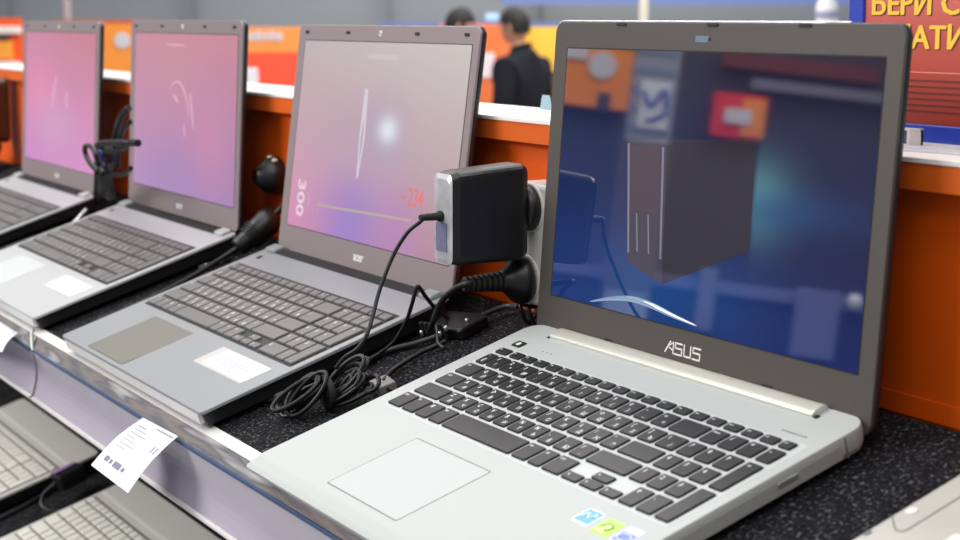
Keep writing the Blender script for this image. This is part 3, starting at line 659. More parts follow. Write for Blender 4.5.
# fat plug between the two grey laptops
p0, p1 = s_at(240, 246, z=16), s_at(268, 222, z=30)
fp = thing('barrel_plug', 'thick black barrel plug lying between the two grey laptops', 'plug', SH)
b = MB(); d = (p1 - p0); b.tube([p0 - d * .1, p0, p0 + d * .3, p0 + d * .55, p1, p1 + d * .25], [9, 11, 11, 14, 16, 13], 16); b.build('plug_body', M['black'], fp)
b = MB()
for k in range(4): b.tube([p0 + d * (.3 + .08 * k), p0 + d * (.33 + .08 * k)], 14.5 + k * .6, 16)
b.build('grip_ring', M['rubber'], fp)
b = MB(); b.tube(curve([p1 + d * .2, p1 + d * .45 + Vector((3, 4, 4)), p1 + d * .5 + Vector((12, 2, -8)), p1 + d * .4 + Vector((28, 0, -26))], 6), 3.4, 8); b.build('cord', M['cable'], fp)
b = MB(); b.tube(curve([p0 - d * .05, p0 + Vector((-2, -26, -6)), p0 + Vector((4, -70, -11)), p0 + Vector((16, -130, -12.0)), p0 + Vector((18, -180, -12.0))], 6), 3, 8); b.build('cord', M['cable'], fp)
q = w_at(268, 176, y=276)
wp = thing('wall_plug', 'black plug with pale pins on the orange panel above the barrel plug', 'plug', UP @ mm(q.x, 290, q.z))
b = MB(); b.lathe([(20, 0), (22, 3), (20, 16), (12, 24), (8, 30)], 18, 0, T=TY); b.build('plug_body', M['black'], wp)
for a in (150, 100, 60):
    b = MB(); b.ball((21 * math.cos(math.radians(a)), -10, 21 * math.sin(math.radians(a))), 2.6, 4, 2.6, n=8); b.build('pin', M['logo'], wp)
b = MB(); b.tube([(-34, -6, -17), (-20, -7, -20), (-6, -8, -19)], [4, 2.6, 2.6], 8); b.build('tab', mat('pale tab', (190, 160, 140), .5), wp)

# tangle between the two pink-screen laptops (in the gap, before the orange panel)
tg = thing('cable_tangle', 'black cable tangle hanging between the two pink-screen laptops', 'cable', SH)
def yy(y, *t): return [s_at(a, c, y=y + (k * 3 % 7)) for k, (a, c) in enumerate(t)]
b = MB()
b.tube(curve(yy(180, (98, 172), (90, 163), (85, 152), (86, 146), (92, 147), (96, 156), (99, 166), (103, 174)), 6), 3.2, 8)
b.tube(curve(yy(208, (94, 149), (101, 144), (115, 143), (124, 143), (132, 143), (138, 143)), 6), 4.4, 8)
b.tube(curve(yy(212, (100, 147), (112, 152), (124, 148), (131, 143)), 6), 3.2, 8)
b.tube(curve(yy(214, (112, 168), (115, 158), (112, 150), (106, 149), (104, 157), (106, 168), (108, 180), (105, 196)), 6), 3.0, 8)
b.tube(curve(yy(218, (109, 174), (120, 175), (127, 172), (131, 168)), 6), 3.0, 8)
b.tube(curve(yy(230, (113, 165), (114, 145), (117, 128), (122, 115), (129, 108)), 6), 4.0, 8)
b.tube(curve(yy(232, (118, 168), (119, 148), (123, 130), (130, 122)), 6), 3.4, 8)
b.tube(curve(yy(216, (99, 165), (99, 180), (98, 196)), 6), 7, 8); b.tube(curve(yy(219, (106, 168), (107, 182), (110, 196)), 6), 7.5, 8)
b.build('cord', M['cable'], tg)
b = MB(); k0 = s_at(101, 158, y=216); b.ball(k0, 9, 7, 13); b.build('knot_clip', mat('blue glint', (44, 52, 110), .25), tg)
b = MB(); p = [(-1080, 198, 4), (-1080, 210, 10), (-1078, 220, 16)]; b.tube(curve(p, 4), 3.2, 8); b.build('pale_jack', M['chrome'], tg)
cable('long_lead', 'black lead along the carpet at the right side of the farthest laptop', [(-1092, 60, 3), (-1094, 110, 3), (-1088, 160, 3), (-1080, 200, 4), (-1060, 230, 6)], 2.6, 'cable_grey')
# adapter and cords left of the farthest laptop
q = w_at(12, 105, y=285)
ld = thing('power_adapter', 'brown-black adapter with cords on the orange panel, far left of the photo', 'adapter', UP @ mm(q.x, 276, q.z))
b = MB(); b.slab(-36, 24, -62, 46, .5, 40, 10, 4, T=TY); b.build('housing', mat('brown black plastic', (66, 34, 24), .35, 0, .5, .3), ld)
b = MB(); b.tube(curve([(-24, -20, 47), (-18, -26, 52), (-4, -26, 55), (10, -22, 48), (18, -20, 38)], 5), 5, 8); b.build('strap', mat('tan highlight', (150, 112, 92), .4), ld)  # tan tube imitates a beige highlight across the housing
b = MB(); b.ball((-8, -44, -84), 40, 20, 30); b.ball((14, -34, -66), 26, 18, 24); b.tube(curve([(-20, -30, -60), (-40, -56, -90), (-10, -66, -106), (30, -58, -98), (34, -40, -74), (6, -30, -56)], 6), 5, 8); b.tube(curve([(10, -40, -60), (0, -66, -90), (20, -62, -100), (36, -60, -104)], 6), 5, 8)
b.build('cord', M['cable'], ld)

# plug and sensor on the lower shelf
q = s_at(72, 478, z=LOW + 30)
lp = thing('security_sensor', 'black sensor block with lilac face at the rear corner of the lower laptop', 'sensor', SH @ mm(q.x, q.y, LOW + 24.2) @ Matrix.Rotation(math.radians(8), 4, 'Z'))
b = MB(); b.slab(-14, 16, -22, 16, 0, 20, 3, 1.5); b.build('sensor_case', M['black'], lp)
b = MB(); b.loft([[(-26, -18, 1), (-26, 14, 1), (-14, 14, 1), (-14, -18, 1)], [(-16, -18, 19), (-16, 14, 19), (-14, 14, 20), (-14, -18, 20)]]); b.slab(-14, -5, -18, 13, 20, 21, .5, .3); b.build('sensor_face', mat('lilac face', (176, 132, 196), .4), lp)
b = MB(); b.tube(curve([(-4, -22, 8), (-6, -40, 2), (6, -52, -6), (22, -48, -14), (34, -30, -20)], 6), 2.6, 8); b.build('sensor_lead', M['cable_grey'], lp)
cable('lower_lead', 'grey cable on the lower shelf carpet between the two taupe laptops', zz((66, 476, LOW + 10), (52, 489, LOW + 4), (36, 499, LOW + 4), (18, 509, LOW + 4), (-10, 522, LOW + 4)), 2.8, 'cable_grey')

# ------------------------------------------------------------------ price tags
def price_tag(corners, label, group='price tags on the rails'):
    """corners: top-left, top-right, bottom-right, bottom-left in the shelf frame"""
    A, B_, Cc, D_ = [Vector(c) for c in corners]
    c0 = (A + B_) / 2
    t = thing('price_tag', label, 'price tag', SH @ mm(*c0), group)
    nrm = (B_ - A).cross(D_ - A).normalized()
    if nrm.z < 0: nrm = -nrm
    def P(u, v, h=0):
        bend = 3.0 * math.sin(PI * v) 
        return (A * (1 - u) * (1 - v) + B_ * u * (1 - v) + Cc * u * v + D_ * (1 - u) * v) - c0 + nrm * (h + bend)
    b = MB(); n = 8
    b.loft([[P(0, k / n), P(1, k / n), P(1, k / n, -.5), P(0, k / n, -.5)] for k in range(n + 1)], 0); b.build('tag_card', M['paper'], t)
    b = MB()
    def rect(u0, u1, v0, v1, mi): b.poly([P(u0, v0, .25), P(u0, v1, .25), P(u1, v1, .25), P(u1, v0, .25)], mi)
    for k in range(7): rect(.12, .34 + .1 * (k % 3), .14 + k * .07, .155 + k * .07, 0)
    rect(.52, .95, .05, .075, 0)
    rect(.14, .24, .76, .84, 1); rect(.28, .33, .77, .84, 1); rect(.38, .56, .76, .85, 1); rect(.60, .66, .78, .84, 1)
    rect(.82, .86, .3, .42, 0); rect(.9, .93, .3, .42, 0)
    b.build('tag_print', [M['paper_grey'], mat('dark grey print', (112, 114, 130), .7)], t)
    b = MB(); b.slab(-10, 10, -9, -3, -1.6, -.7, .8, .3); b.build('tag_clip', M['white_plastic'], t)
    return t
tl, trr = s_at(143, 417.5, y=-6), s_at(178, 436, y=-6)
bl, brr = s_at(91, 465, y=-66), s_at(128, 493, y=-66)
price_tag((tl, trr, brr, bl), 'white paper price tag hanging askew from the price rail, centre of the rail')
tl, trr = s_at(-14, 313, y=-2), s_at(18, 333, y=-2)
bl, brr = s_at(-40, 342, y=-38), s_at(2, 352, y=-38)
price_tag((tl, trr, brr, bl), 'white price card on the rail cut off at the left edge of the photo')

# ------------------------------------------------------------------ sign on the counter
sg = thing('sign', 'red promotion sign in blue frame with yellow letters standing on the counter', 'sign', UP @ mm(0, 375, 253.4))
TS = Matrix(((1, 0, 0, 0), (0, 0, -1, 0), (0, 1, 0, 0), (0, 0, 0, 1)))
b = MB(); b.box(203.5, 440, 0, 150, -6, 0, 0, T=TS)
for x0, x1, y0, y1 in ((203.5, 218, 0, 150), (426, 440, 0, 150), (217.5, 426.5, 0, 12), (217.5, 426.5, 138, 150)): b.slab(x0, x1, y0, y1, 0, 3, 1, .8, 0, T=TS)
b.build('sign_frame', mat('blue sign frame', (40, 62, 170), .35, 0, .5), sg)
mP, nt, bs = new_mat('red poster'); tc = nt.nodes.new('ShaderNodeTexCoord'); sp = nt.nodes.new('ShaderNodeSeparateXYZ'); rp = nt.nodes.new('ShaderNodeValToRGB')
nt.links.new(tc.outputs['Generated'], sp.inputs[0]); nt.links.new(sp.outputs[2], rp.inputs[0]); nt.links.new(rp.outputs[0], bs.inputs['Base Color'])
rp.color_ramp.elements[0].color = lin((156, 56, 44)); rp.color_ramp.elements[1].color = lin((206, 108, 100)); rp.color_ramp.elements[1].position = .8
k = rp.color_ramp.elements.new(.45); k.color = lin((180, 76, 64)); bs.inputs['Roughness'].default_value = .35
b = MB(); b.box(218, 426, 12, 138, 0, .8, 0, T=TS); po = b.build('poster', mP, sg)
b = MB()
for body, x, y in (('БЕРИ СЕЙЧАС', 223, 86.6), ('ПЛАТИ ПОТОМ', 227, 63.6)):
    body = body.translate(str.maketrans('ЕРСАТОМ', 'EPCATOM'))      # cleaner outlines of the same letter shapes
    for k in range(3): b.text(body, 22.5, x + .9 + .55 * k, y - .9, .95 + .02 * k, 1, T=TS, bold=0, sx=1.1)
    for k in range(4): b.text(body, 22.5, x + .5 * k - .3, y + (.35 if k % 2 else -.2), 1.25 + .02 * k, 0, T=TS, bold=0, sx=1.1)
b.build('lettering', [mat('yellow letters', (238, 190, 54), .5), mat('dark letter shadow', (96, 44, 40), .6)], po)
b = MB()
for k in range(6): b.box(224, 400, 20 + k * 4.2, 21.4 + k * 4.2, .8, 1.0, 0, T=TS)
b.build('fine_print', mat('dark fine print', (104, 34, 28), .6), po)
b = MB(); b.box(262, 380, 47, 47.8, .8, 1.0, 0, T=TS); b.build('rule_line', mat('pale red rule', (214, 130, 112), .6), po)
# clear holder and leaflets on the counter top
hd = thing('leaflet_holder', 'small clear plastic holder at the foot of the red sign', 'holder', UP @ mm(287, 352, 253.4))
b = MB(); b.box(-22, 12, -1, 1, 0, 10); b.build('back_plate', mat('clear plastic', (84, 78, 120), .15, 0, .6), hd)
b = MB(); b.box(10, 12, -12, 1, 0, 11); b.box(-22, 12, -1.6, -1, 9, 11); b.build('holder_rim', M['white_plastic'], hd)
for i, (x, y, r, lab) in enumerate(((330, 318, 12, 'white leaflet lying flat on the counter top, nearest the front edge'), (372, 345, -9, 'white leaflet lying under the red sign at the right edge'))):
    b = MB(); b.slab(-40, 40, -14, 14, 0, .8, .6, .2)
    for k in range(4): b.box(-34, 30 - 9 * k, -9 + 5 * k, -8.2 + 5 * k, .8, .9, 1)
    tag(b.build('leaflet', [M['paper'], mat('faint blue print', (150, 170, 205), .7)], None, UP @ mm(x, y, 253.5) @ Matrix.Rotation(math.radians(r), 4, 'Z')), lab, 'leaflet')

# ------------------------------------------------------------------ the shop beyond
RT = Vector((.51, .8602, 0)); FW = Vector((-.8602, .51, 0))
def bg(D, px=480):
    """upright frame D metres ahead of the camera's place, floor level; x runs to the right"""
    p = CAM + FW * D; p.z = 0
    return Matrix.Translation(p) @ Matrix(((RT.x, FW.x, 0, 0), (RT.y, FW.y, 0, 0), (0, 0, 1, 0), (0, 0, 0, 1)))
CZ = CAM.z * 1000
def bx(px, D): return (px - 480) / FPX * D * 1000 * 1.005
def bz(py, D): return CZ - (py - 17) / FPX * D * 1000 * 1.01
b = MB(); b.box(-9000, 9000, 0, 200, 0, 4200); wf = struct('wall_far', b, mat('grey shop wall', (128, 133, 138), .7, var=.08, scale=.8)); wf.matrix_world = bg(12.5)
b = MB()
for px in (392, 540, 20, 200): b.box(bx(px, 12.4) - 18, bx(px, 12.4) + 18, -40, 0, 1500, 3000)
o = b.build('trim_1', mat('dark wall seam', (108, 111, 116), .7)); o['kind'] = 'structure'; o.matrix_world = bg(12.4)
b = MB(); b.box(bx(500, 12), bx(1400, 12), 0, 60, bz(5, 12), bz(-10, 12)); b.box(bx(380, 12), bx(1400, 12), 10, 60, bz(26, 12), bz(22, 12))
o = b.build('trim_2', mat('blue wall stripe', (104, 124, 178), .6)); o['kind'] = 'structure'; o.matrix_world = bg(12.1)
b = MB(); b.box(-12000, 12000, -9000, 12000, -50, 0); fl = struct('floor', b, mat('shop floor tile', (150, 150, 152), .35, 0, .4, .1, .7))

def panel_thing(name, label, cat, D, parts, group=None):
    t = thing(name, label, cat, bg(D), group)
    x0 = min(p[1] for p in parts); x1 = max(p[2] for p in parts)
    for i, (pn, a, c, y0, y1, col, *e) in enumerate(parts):
        b = MB(); th = e[0] if e else 40
        b.slab(bx(a, D), bx(c, D), bz(y1, D), bz(y0, D), 0, th, 4, 3, T=Matrix(((1, 0, 0, 0), (0, 0, -1, 0), (0, 1, 0, 0), (0, 0, 0, 1))))
        b.build(pn, mat(pn + ' ' + label[:20], col, .55), t)
    b = MB(); b.box(bx(x0, D) + 20, bx(x1, D) - 20, 0, 150, 0, bz(max(p[4] for p in parts), D) + 40); b.build('plinth', mat('plinth ' + label[:16], (120, 84, 70), .6), t)
    return t
panel_thing('display_rack', 'orange display rack with white shelves at the far left edge', 'rack', 9.0,
            [('back_panel', -60, 30, 18, 95, (232, 84, 20)), ('shelf_edge', -60, 30, 26, 33, (240, 232, 226), 90), ('stock_box', -30, 18, 33, 39, (60, 50, 56), 80), ('orange_card', -60, 22, 40, 58, (250, 160, 50), 70), ('shelf_edge', -60, 28, 60, 66, (244, 236, 230), 90)])
g2 = panel_thing('signboard', 'orange signboard with a round white emblem behind the farthest laptops', 'signboard', 9.4,
            [('board', 60, 160, 24, 76, (246, 152, 52)), ('header', 60, 160, 20, 26, (196, 90, 50), 30)], 'orange signboards beyond the counter')
b = MB(); b.lathe([(46, 0), (46, 6), (40, 8)], 28, 0, T=Matrix.Translation((bx(129, 9.4), -42, bz(40, 9.4))) @ TY); b.build('round_emblem', M['paper'], g2)
g3 = panel_thing('signboard', 'orange and red signboard with white lettering left of the grey laptop lid', 'signboard', 8.8,
            [('upper_board', 170, 318, 27, 52, (250, 150, 70)), ('lower_board', 170, 318, 51, 92, (250, 82, 48), 45)], 'orange signboards beyond the counter')
b = MB(); x = bx(246, 8.8)
for k, w in enumerate((42, 34, 40, 30, 36, 40)):
    b.slab(x, x + w - 8, bz(40, 8.8), bz(31, 8.8) - (k % 2) * 6, 40, 48, 6, 2, T=Matrix(((1, 0, 0, 0), (0, 0, -1, 0), (0, 1, 0, 0), (0, 0, 0, 1)))); x += w
b.build('white_lettering', M['paper'], g3)
g4 = panel_thing('signboard', 'orange signboard with a pale patch, left of the man in the dark jacket', 'signboard', 11.62,
            [('board', 440, 522, 24, 112, (238, 122, 66)), ('pale_patch', 478, 494, 52, 76, (246, 224, 232), 50)], 'orange signboards beyond the counter')
g5 = panel_thing('signboard', 'yellow signboard behind the man in the dark jacket', 'signboard', 11.9,
            [('board', 500, 640, 27, 70, (244, 192, 64))])
# white goods on the counter/stand in front of the red board
wg = thing('white_carton', 'white carton below the red signboard left of the grey laptop lid', 'box', bg(7.0))
b = MB(); b.slab(bx(238, 7), bx(259, 7), -60, 60, bz(92, 7), bz(67, 7), 5, 4); b.build('carton_body', M['paper'], wg)
b = MB(); b.box(bx(200, 7), bx(330, 7), -150, 150, 0, bz(92, 7)); tag(b.build('display_table', mat('pale display table', (228, 206, 190), .5), None, bg(7.0)), 'pale display table carrying the white carton below the red signboard', 'table')
for px, w, D, col, lab in ((74, 3.0, 9.8, (186, 170, 176), 'slim pinkish post rising behind the farthest laptop'), (641, 4.2, 6.5, (232, 226, 206), 'cream post rising behind the top edge of the silver laptop')):
    b = MB(); x = bx(px, D); r = w / FPX * D * 1000; b.slab(x - r, x + r, -r, r, 0, 3200, r * .4, 2); b.slab(x - r * 1.6, x + r * 1.6, -r * 1.6, r * 1.6, 0, 30, r * .4, 4)
    tag(b.build('post', mat('post paint', col, .5), None, bg(D)), lab, 'post')
D = 6.2; wb = thing('white_bottle', 'white bottle with grey blue middle above the lid of the silver laptop', 'bottle', bg(D) @ mm(bx(821, D), 0, bz(24, D)))
b = MB(); b.lathe([(38, 0), (40, 6), (40, 60), (34, 84), (18, 100), (16, 118), (12, 122)], 20); b.build('bottle_body', mat('white bottle plastic', (226, 228, 236), .4), wb)
b = MB(); b.lathe([(40.6, 18), (40.6, 50)], 20); b.build('bottle_label', mat('grey blue label', (136, 140, 166), .5), wb)
b = MB(); b.box(bx(660, D), bx(1100, D), -120, 260, bz(30, D), bz(24, D), 0); b.box(bx(664, D), bx(1096, D), -100, 240, 0, bz(30, D), 1)
tag(b.build('shop_cabinet', [M['white_top'], mat('grey cabinet', (160, 160, 162), .6)], None, bg(D)), 'grey cabinet with white top behind the silver laptop lid', 'cabinet')
D = 11.9; lt = thing('wall_monitor', 'small pale blue lit screen on the far wall by the dark-haired man', 'monitor', bg(D) @ mm(bx(492, D), 0, bz(17, D)))
b = MB(); b.slab(-56, 56, -34, 34, 0, 30, 6, 4, T=TY); b.build('monitor_case', mat('grey monitor', (130, 134, 140), .4), lt)
b = MB(); b.slab(-46, 46, -24, 24, 30, 32, 4, 1, T=TY); b.build('monitor_screen', mat('pale blue glow', (150, 190, 230), .3, emit=.6), lt)

# ------------------------------------------------------------------ people
def skin_obj(name, verts, edges, radii, m, parent, root=0, sub=2):
    me = bpy.data.meshes.new(name); me.from_pydata(verts, edges, []); o = bpy.data.objects.new(name, me); C.objects.link(o)
    md = o.modifiers.new('skin', 'SKIN'); md.use_smooth_shade = True
    if not me.skin_vertices: 
        bpy.context.view_layer.objects.active = o
    for i, r in enumerate(radii): me.skin_vertices[0].data[i].radius = r if isinstance(r, tuple) else (r, r)
    me.skin_vertices[0].data[root].use_root = True
    s = o.modifiers.new('sub', 'SUBSURF'); s.levels = sub; s.render_levels = sub
    dg = bpy.context.evaluated_depsgraph_get(); nm = bpy.data.meshes.new_from_object(o.evaluated_get(dg))
    bpy.data.objects.remove(o); nm.materials.clear(); nm.materials.append(m)
    for p in nm.polygons: p.use_smooth = True
    r = bpy.data.objects.new(name, nm); C.objects.link(r); r.parent = parent; return r
def person(label, mx, skin, hair, jacket):
    t = thing('person', label, 'person', mx)          # faces local -y, metres
    V = []; E = []; Rr = []
    def v(p, r, link_=None):
        V.append(p); Rr.append(r)
        if link_ is not None: E.append((link_, len(V) - 1))
        return len(V) - 1
    pel = v((0, 0, .95), (.13, .09)); ch = v((0, .01, 1.18), (.13, .09), pel); up = v((0, .02, 1.36), (.11, .075), ch); nk = v((0, .005, 1.49), .058, up); v((0, -.02, 1.56), .056, nk)
    for s in (-1, 1):
        shd = v((s * .17, .025, 1.38), .05, up); el = v((s * .235, .03, 1.13), .045, shd); wr = v((s * .23, -.10, .92), .03, el); pm = v((s * .228, -.15, .86), (.036, .02), wr)
        for i, (dx, L) in enumerate(((-.028, .072), (-.009, .082), (.010, .078), (.027, .062))):
            a = v((s * .228 + dx, -.178, .822), .0095, pm); c_ = v((s * .228 + dx * 1.05, -.185, .822 - L * .5), .0085, a); v((s * .228 + dx * 1.05, -.175, .822 - L), .007, c_)
        a = v((s * .195, -.16, .865), .011, pm); c_ = v((s * .18, -.18, .835), .0095, a); v((s * .177, -.19, .81), .008, c_)
        hp = v((s * .09, 0, .88), .085, pel); kn = v((s * .10, -.01, .50), .06, hp); an = v((s * .10, .02, .09), .04, kn); v((s * .11, -.12, .045), .035, an)
    skin_obj('body', V, E, Rr, skin, t)
    # head: shaped ball with brow, nose, mouth, chin and ears, bowed slightly forward
    b = MB(); n, k_ = 26, 30; rings = []
    for i in range(1, n):
        a = PI * i / n; ring = []
        for k in range(k_):
            u = 2 * PI * k / k_; x = 76 * math.sin(a) * math.cos(u); y = 96 * math.sin(a) * math.sin(u); z = -118 * math.cos(a)
            fr = max(0, -y / 96)
            if z < 0: x *= 1 + .26 * z / 118; y = y * (1 + (.02 if y < 0 else .30) * z / 118)
            if fr > .6:
                c_ = max(0, 1 - abs(x) / 15)
                if -40 < z < 22: y -= 26 * c_ * (22 - z) / 62
                if -52 < z <= -40: y -= 4 * c_
                if -74 < z < -54: y -= 5 * max(0, 1 - abs(x) / 30) * (1 if abs(z + 64) > 3 else .2)
                if z < -84: y -= 9 * max(0, 1 - abs(x) / 30)
                if 4 < z < 22: y += 7 * max(0, 1 - abs(abs(x) - 30) / 16)
            ring.append((x, y, z))
        rings.append(ring)
    TH = Matrix.Translation((0, -35, 1640)) @ Matrix.Rotation(math.radians(14), 4, 'X')
    b.loft(rings, 0, True, T=TH)
    for s in (-1, 1): b.ball((s * 76, 8, -6), 9, 18, 30, 0, 10, T=TH)
    hd = b.build('head', skin, t)
    b = MB()
    for s in (-1, 1): b.ball((s * 30, -80, 12), 12, 9, 7, 0, 10, T=TH); b.ball((s * 30, -86.5, 12), 5, 4, 5, 1, 8, T=TH); b.box(s * 30 - 16, s * 30 + 16, -92, -84, 26, 31, 1, T=TH)
    b.build('eyes', [M['paper'], M['rubber']], hd)
    b = MB(); b.ball((0, -88, -64), 24, 8, 6, 0, 10, T=TH); b.build('mouth', mat('lips ' + label[:8], (150, 84, 74), .5), hd)
    b = MB(); rings = []
    for i in range(0, 15):
        a = PI * .5 * i / 14 + .0; ring = []
        for k in range(30):
            u = 2 * PI * k / 30; cy = math.sin(u)
            low = -58 if cy > .25 else (-20 if cy > -.35 else 44)
            zt = 127 * math.sin(a); zlow = low; z = zlow + (127 - zlow) * (i / 14)
            q = math.sqrt(max(0.0004, 1 - (max(z, 0) / 128) ** 2))
            w = 1 + random.uniform(-.015, .015)
            shrink = 1 + (.30 if cy > 0 else .05) * min(0, z) / 118
            ring.append((84 * q * math.cos(u) * w * (1 + .2 * min(0, z) / 118), 104 * q * math.sin(u) * w * shrink + 2, z))
        rings.append(ring)
    b.loft(rings, 0, True, T=TH); b.build('hair', hair, hd)
    # jacket and trousers over the body
    V, E, Rr = [], [], []
    hem = v((0, .01, .77), (.20, .15)); hm2 = v((0, .01, .86), (.20, .145), hem); wa = v((0, .01, 1.0), (.185, .135), hm2); ch = v((0, .015, 1.22), (.195, .14), wa); up = v((0, .025, 1.385), (.18, .13), ch); n1 = v((0, .022, 1.46), (.115, .10), up); v((0, .012, 1.515), (.078, .076), n1)
    for s in (-1, 1):
        a = v((s * .185, .025, 1.39), .095, up); c_ = v((s * .25, .03, 1.13), .07, a); v((s * .24, -.09, .945), .05, c_)
    skin_obj('jacket', V, E, Rr, jacket, t)
    b = MB(); b.tube(curve([(58 * math.cos(a), 14 + 58 * math.sin(a), 1512 + 16 * math.sin(a)) for a in [2 * PI * k / 12 for k in range(12)]], 3, True), 14, 8, 0, True); b.build('collar', jacket, t)
    V, E, Rr = [], [], []
    tp = v((0, 0, 1.04), (.165, .12)); t2 = v((0, 0, .95), (.175, .125), tp)
    for s in (-1, 1):
        a = v((s * .095, 0, .84), .118, t2); c_ = v((s * .10, -.01, .5), .08, a); v((s * .10, .02, .09), .07, c_)
    skin_obj('trousers', V, E, Rr, mat('dark trousers', (34, 36, 44), .8), t)
    for s in (-1, 1):
        b = MB(); b.slab(s * 105 - 46, s * 105 + 46, -190, 90, 0, 75, 40, 14, n=6); b.build('shoe', M['black'], t)
    return t
sk = mat('skin', (196, 142, 118), .6); hr = mat('dark hair', (18, 14, 14), .7, var=.3, scale=120)
jk = mat('dark navy jacket', (26, 27, 35), .9, 0, .2, .15)
def man_at(px, D, turn, sz=1):
    p = CAM + FW * D + RT * (bx(px, D) / 1000); p.z = 0
    return Matrix.Translation(p) @ Matrix.Rotation(math.atan2(-.8602, -.51) + 0, 4, 'Z').inverted().identity() if False else Matrix.Translation(p) @ Matrix.Rotation(turn, 4, 'Z') @ Matrix.Scale(sz, 4)
# heading towards image left and a little away: local -y must point along (-RT*.86 + FW*.5)
def turn_for(d): return math.atan2(d.y, d.x) + PI / 2
man = person('man in dark navy jacket with short dark hair looking left beyond the counter', man_at(519, 10.4, turn_for(-RT * .84 + FW * .54)), sk, hr, jk)
man2 = person('person behind the grey laptop lid, only the dark hair showing', man_at(455, 11.15, turn_for(RT), 1.0), sk, hr, mat('grey top', (88, 88, 96), .8))
# small card standing on the counter
q = w_at(550, 108.5, z=253.4)
b = MB(); b.loft([[(-6, -3, 0), (6, -3, 0), (6, 3, 0), (-6, 3, 0)], [(-5.5, -.6, 13), (5.5, -.6, 13), (5.5, .6, 13), (-5.5, .6, 13)]])
tag(b.build('price_card', mat('pale blue card', (176, 208, 218), .5), None, UP @ mm(q.x + 10, 370, 253.5)), 'tiny pale blue folded card standing on the counter beside the silver laptop lid', 'card')

# ------------------------------------------------------------------ the aisle behind the photographer (seen mirrored in the glossy screen)
MP = Vector((.0194, .2393, .12066 + H)); HD = Vector((-.77259, -.6349, 0)); LT = Vector((.6349, -.77259, 0))
def rear(D): 
    p = MP + HD * D; p.z = 0
    return Matrix.Translation(p) @ Matrix(((LT.x, HD.x, 0, 0), (LT.y, HD.y, 0, 0), (0, 0, 1, 0), (0, 0, 0, 1)))
Z0 = H * 1000
b = MB(); b.box(-3000, 3000, 0, 100, 0, 2250, 0); b.box(-3000, 3000, -500, 0, 0, 1180, 1)
b.box(180, 900, -60, 0, Z0 + 552, Z0 + 590, 2); b.box(60, 640, -60, 0, Z0 + 622, Z0 + 680, 3)
b.box(-560, -270, -60, 0, Z0 + 412, Z0 + 640, 4)
b.lathe([(52, 0), (52, 8)], 24, 5, T=Matrix.Translation((-380, -62, Z0 + 572)) @ TY); b.box(-540, -440, -70, -58, Z0 + 585, Z0 + 630, 5); b.box(-382, -335, -64, -10, Z0 + 398, Z0 + 470, 1)
b.box(50, 246, -60, 0, Z0 + 362, Z0 + 524, 6); b.box(160, 246, -66, -58, Z0 + 372, Z0 + 512, 4); b.box(96, 196, -72, -64, Z0 + 414, Z0 + 470, 5)
b.box(90, 150, -560, -500, Z0 - 320, Z0 - 110, 2); b.box(425, 575, -560, -500, Z0 - 365, Z0 - 135, 7); b.ball((622, -540, Z0 - 155), 26, 20, 26, 5)
b.box(-1000, 1500, -530, -500, Z0 - 190, Z0 - 150, 7)
wr = struct('wall_rear', b, [mat('dark slate wall', (58, 56, 72), .7), mat('dark navy counter', (40, 44, 78), .6), mat('grey beam', (116, 114, 130), .6), mat('dull red header', (104, 36, 38), .6), mat('orange wall board', (244, 140, 40), .6),
                              M['paper'], mat('red wall board', (230, 40, 40), .6), mat('slate blue front', (104, 110, 150), .6)])
wr.matrix_world = rear(5.0)
b = MB(); b.box(-225, -78, -74, 74, 0, 2600, 0); b.box(-235, -68, -84, 84, Z0 - 205, Z0 + 300, 1)
for k in range(5): b.box(-220, -82, -78, -73, Z0 + 330 + 66 * k, Z0 + 352 + 66 * k, 3)
b.box(-190, -90, -86, -76, Z0 + 345, Z0 + 505, 2)
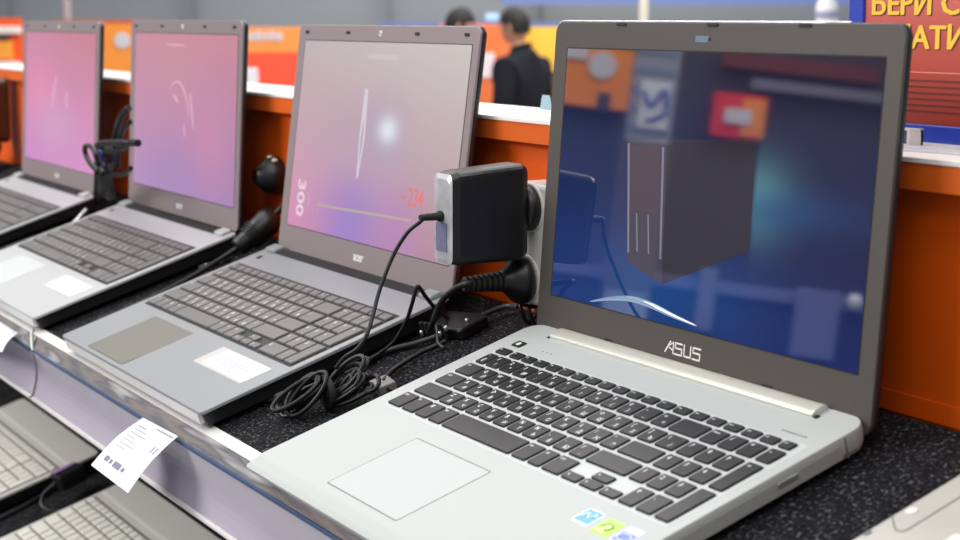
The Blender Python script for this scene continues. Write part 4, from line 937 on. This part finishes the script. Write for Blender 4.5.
b.tube(curve([(-180, -90, Z0 + 470), (-150, -90, Z0 + 420), (-110, -90, Z0 + 480), (-100, -90, Z0 + 400), (-160, -90, Z0 + 370)], 4), 7, 6, 4)
cr = b.build('column_1', [mat('column grey', (150, 156, 170), .6), mat('column shade', (84, 78, 88), .6), mat('column white', (222, 226, 232), .5), mat('column blue band', (120, 136, 172), .6), mat('column blue mark', (40, 70, 170), .5), mat('dark kiosk', (38, 36, 44), .6)])
cr['kind'] = 'structure'; cr.matrix_world = rear(4.4)

# ------------------------------------------------------------------ light
w = bpy.data.worlds.new('shop light'); bpy.context.scene.world = w; w.use_nodes = True
bgN = w.node_tree.nodes['Background']; bgN.inputs[0].default_value = (.93, .95, 1.0, 1); bgN.inputs[1].default_value = .48
def area(name, loc, size, power, target, col=(1, .97, .93)):
    l = bpy.data.lights.new(name, 'AREA'); l.shape = 'RECTANGLE'; l.size, l.size_y = size; l.energy = power; l.color = col
    o = bpy.data.objects.new(name, l); C.objects.link(o); o.location = loc
    o.rotation_euler = (Vector(target) - Vector(loc)).to_track_quat('-Z', 'Y').to_euler(); return o
area('ceiling_or_fill_light', (.2, -.6, 4.0), (5, .5), 48, (.2, -.6, 0))
area('ceiling_or_fill_light', (-.4, 1.3, 4.0), (6, .5), 84, (-.4, 1.3, 0))
area('ceiling_or_fill_light', (-2.0, -3.2, 3.0), (2.6, .9), 98, (-1.2, 0, .98))  # added fill from the front, brightens the lower shelf
area('ceiling_or_fill_light', (1.7, -1.5, 3.8), (1.2, .6), 16, (.6, .3, 1.45))  # added fill, brightens the right end of the orange counter
area('ceiling_or_fill_light', (-5, 4.0, 4.2), (7, 2), 240, (-6, 3.6, 0))
area('ceiling_or_fill_light', (-9, 5.5, 4.2), (4, 4), 260, (-9.5, 5.2, 0))
area('ceiling_or_fill_light', (-3.0, -3.0, 4.2), (4, 2), 150, (-3.4, -2.8, 0))
sc = bpy.context.scene
sc.view_settings.view_transform = 'Standard'; sc.view_settings.look = 'None'; sc.view_settings.exposure = 0
bpy.context.view_layer.update()
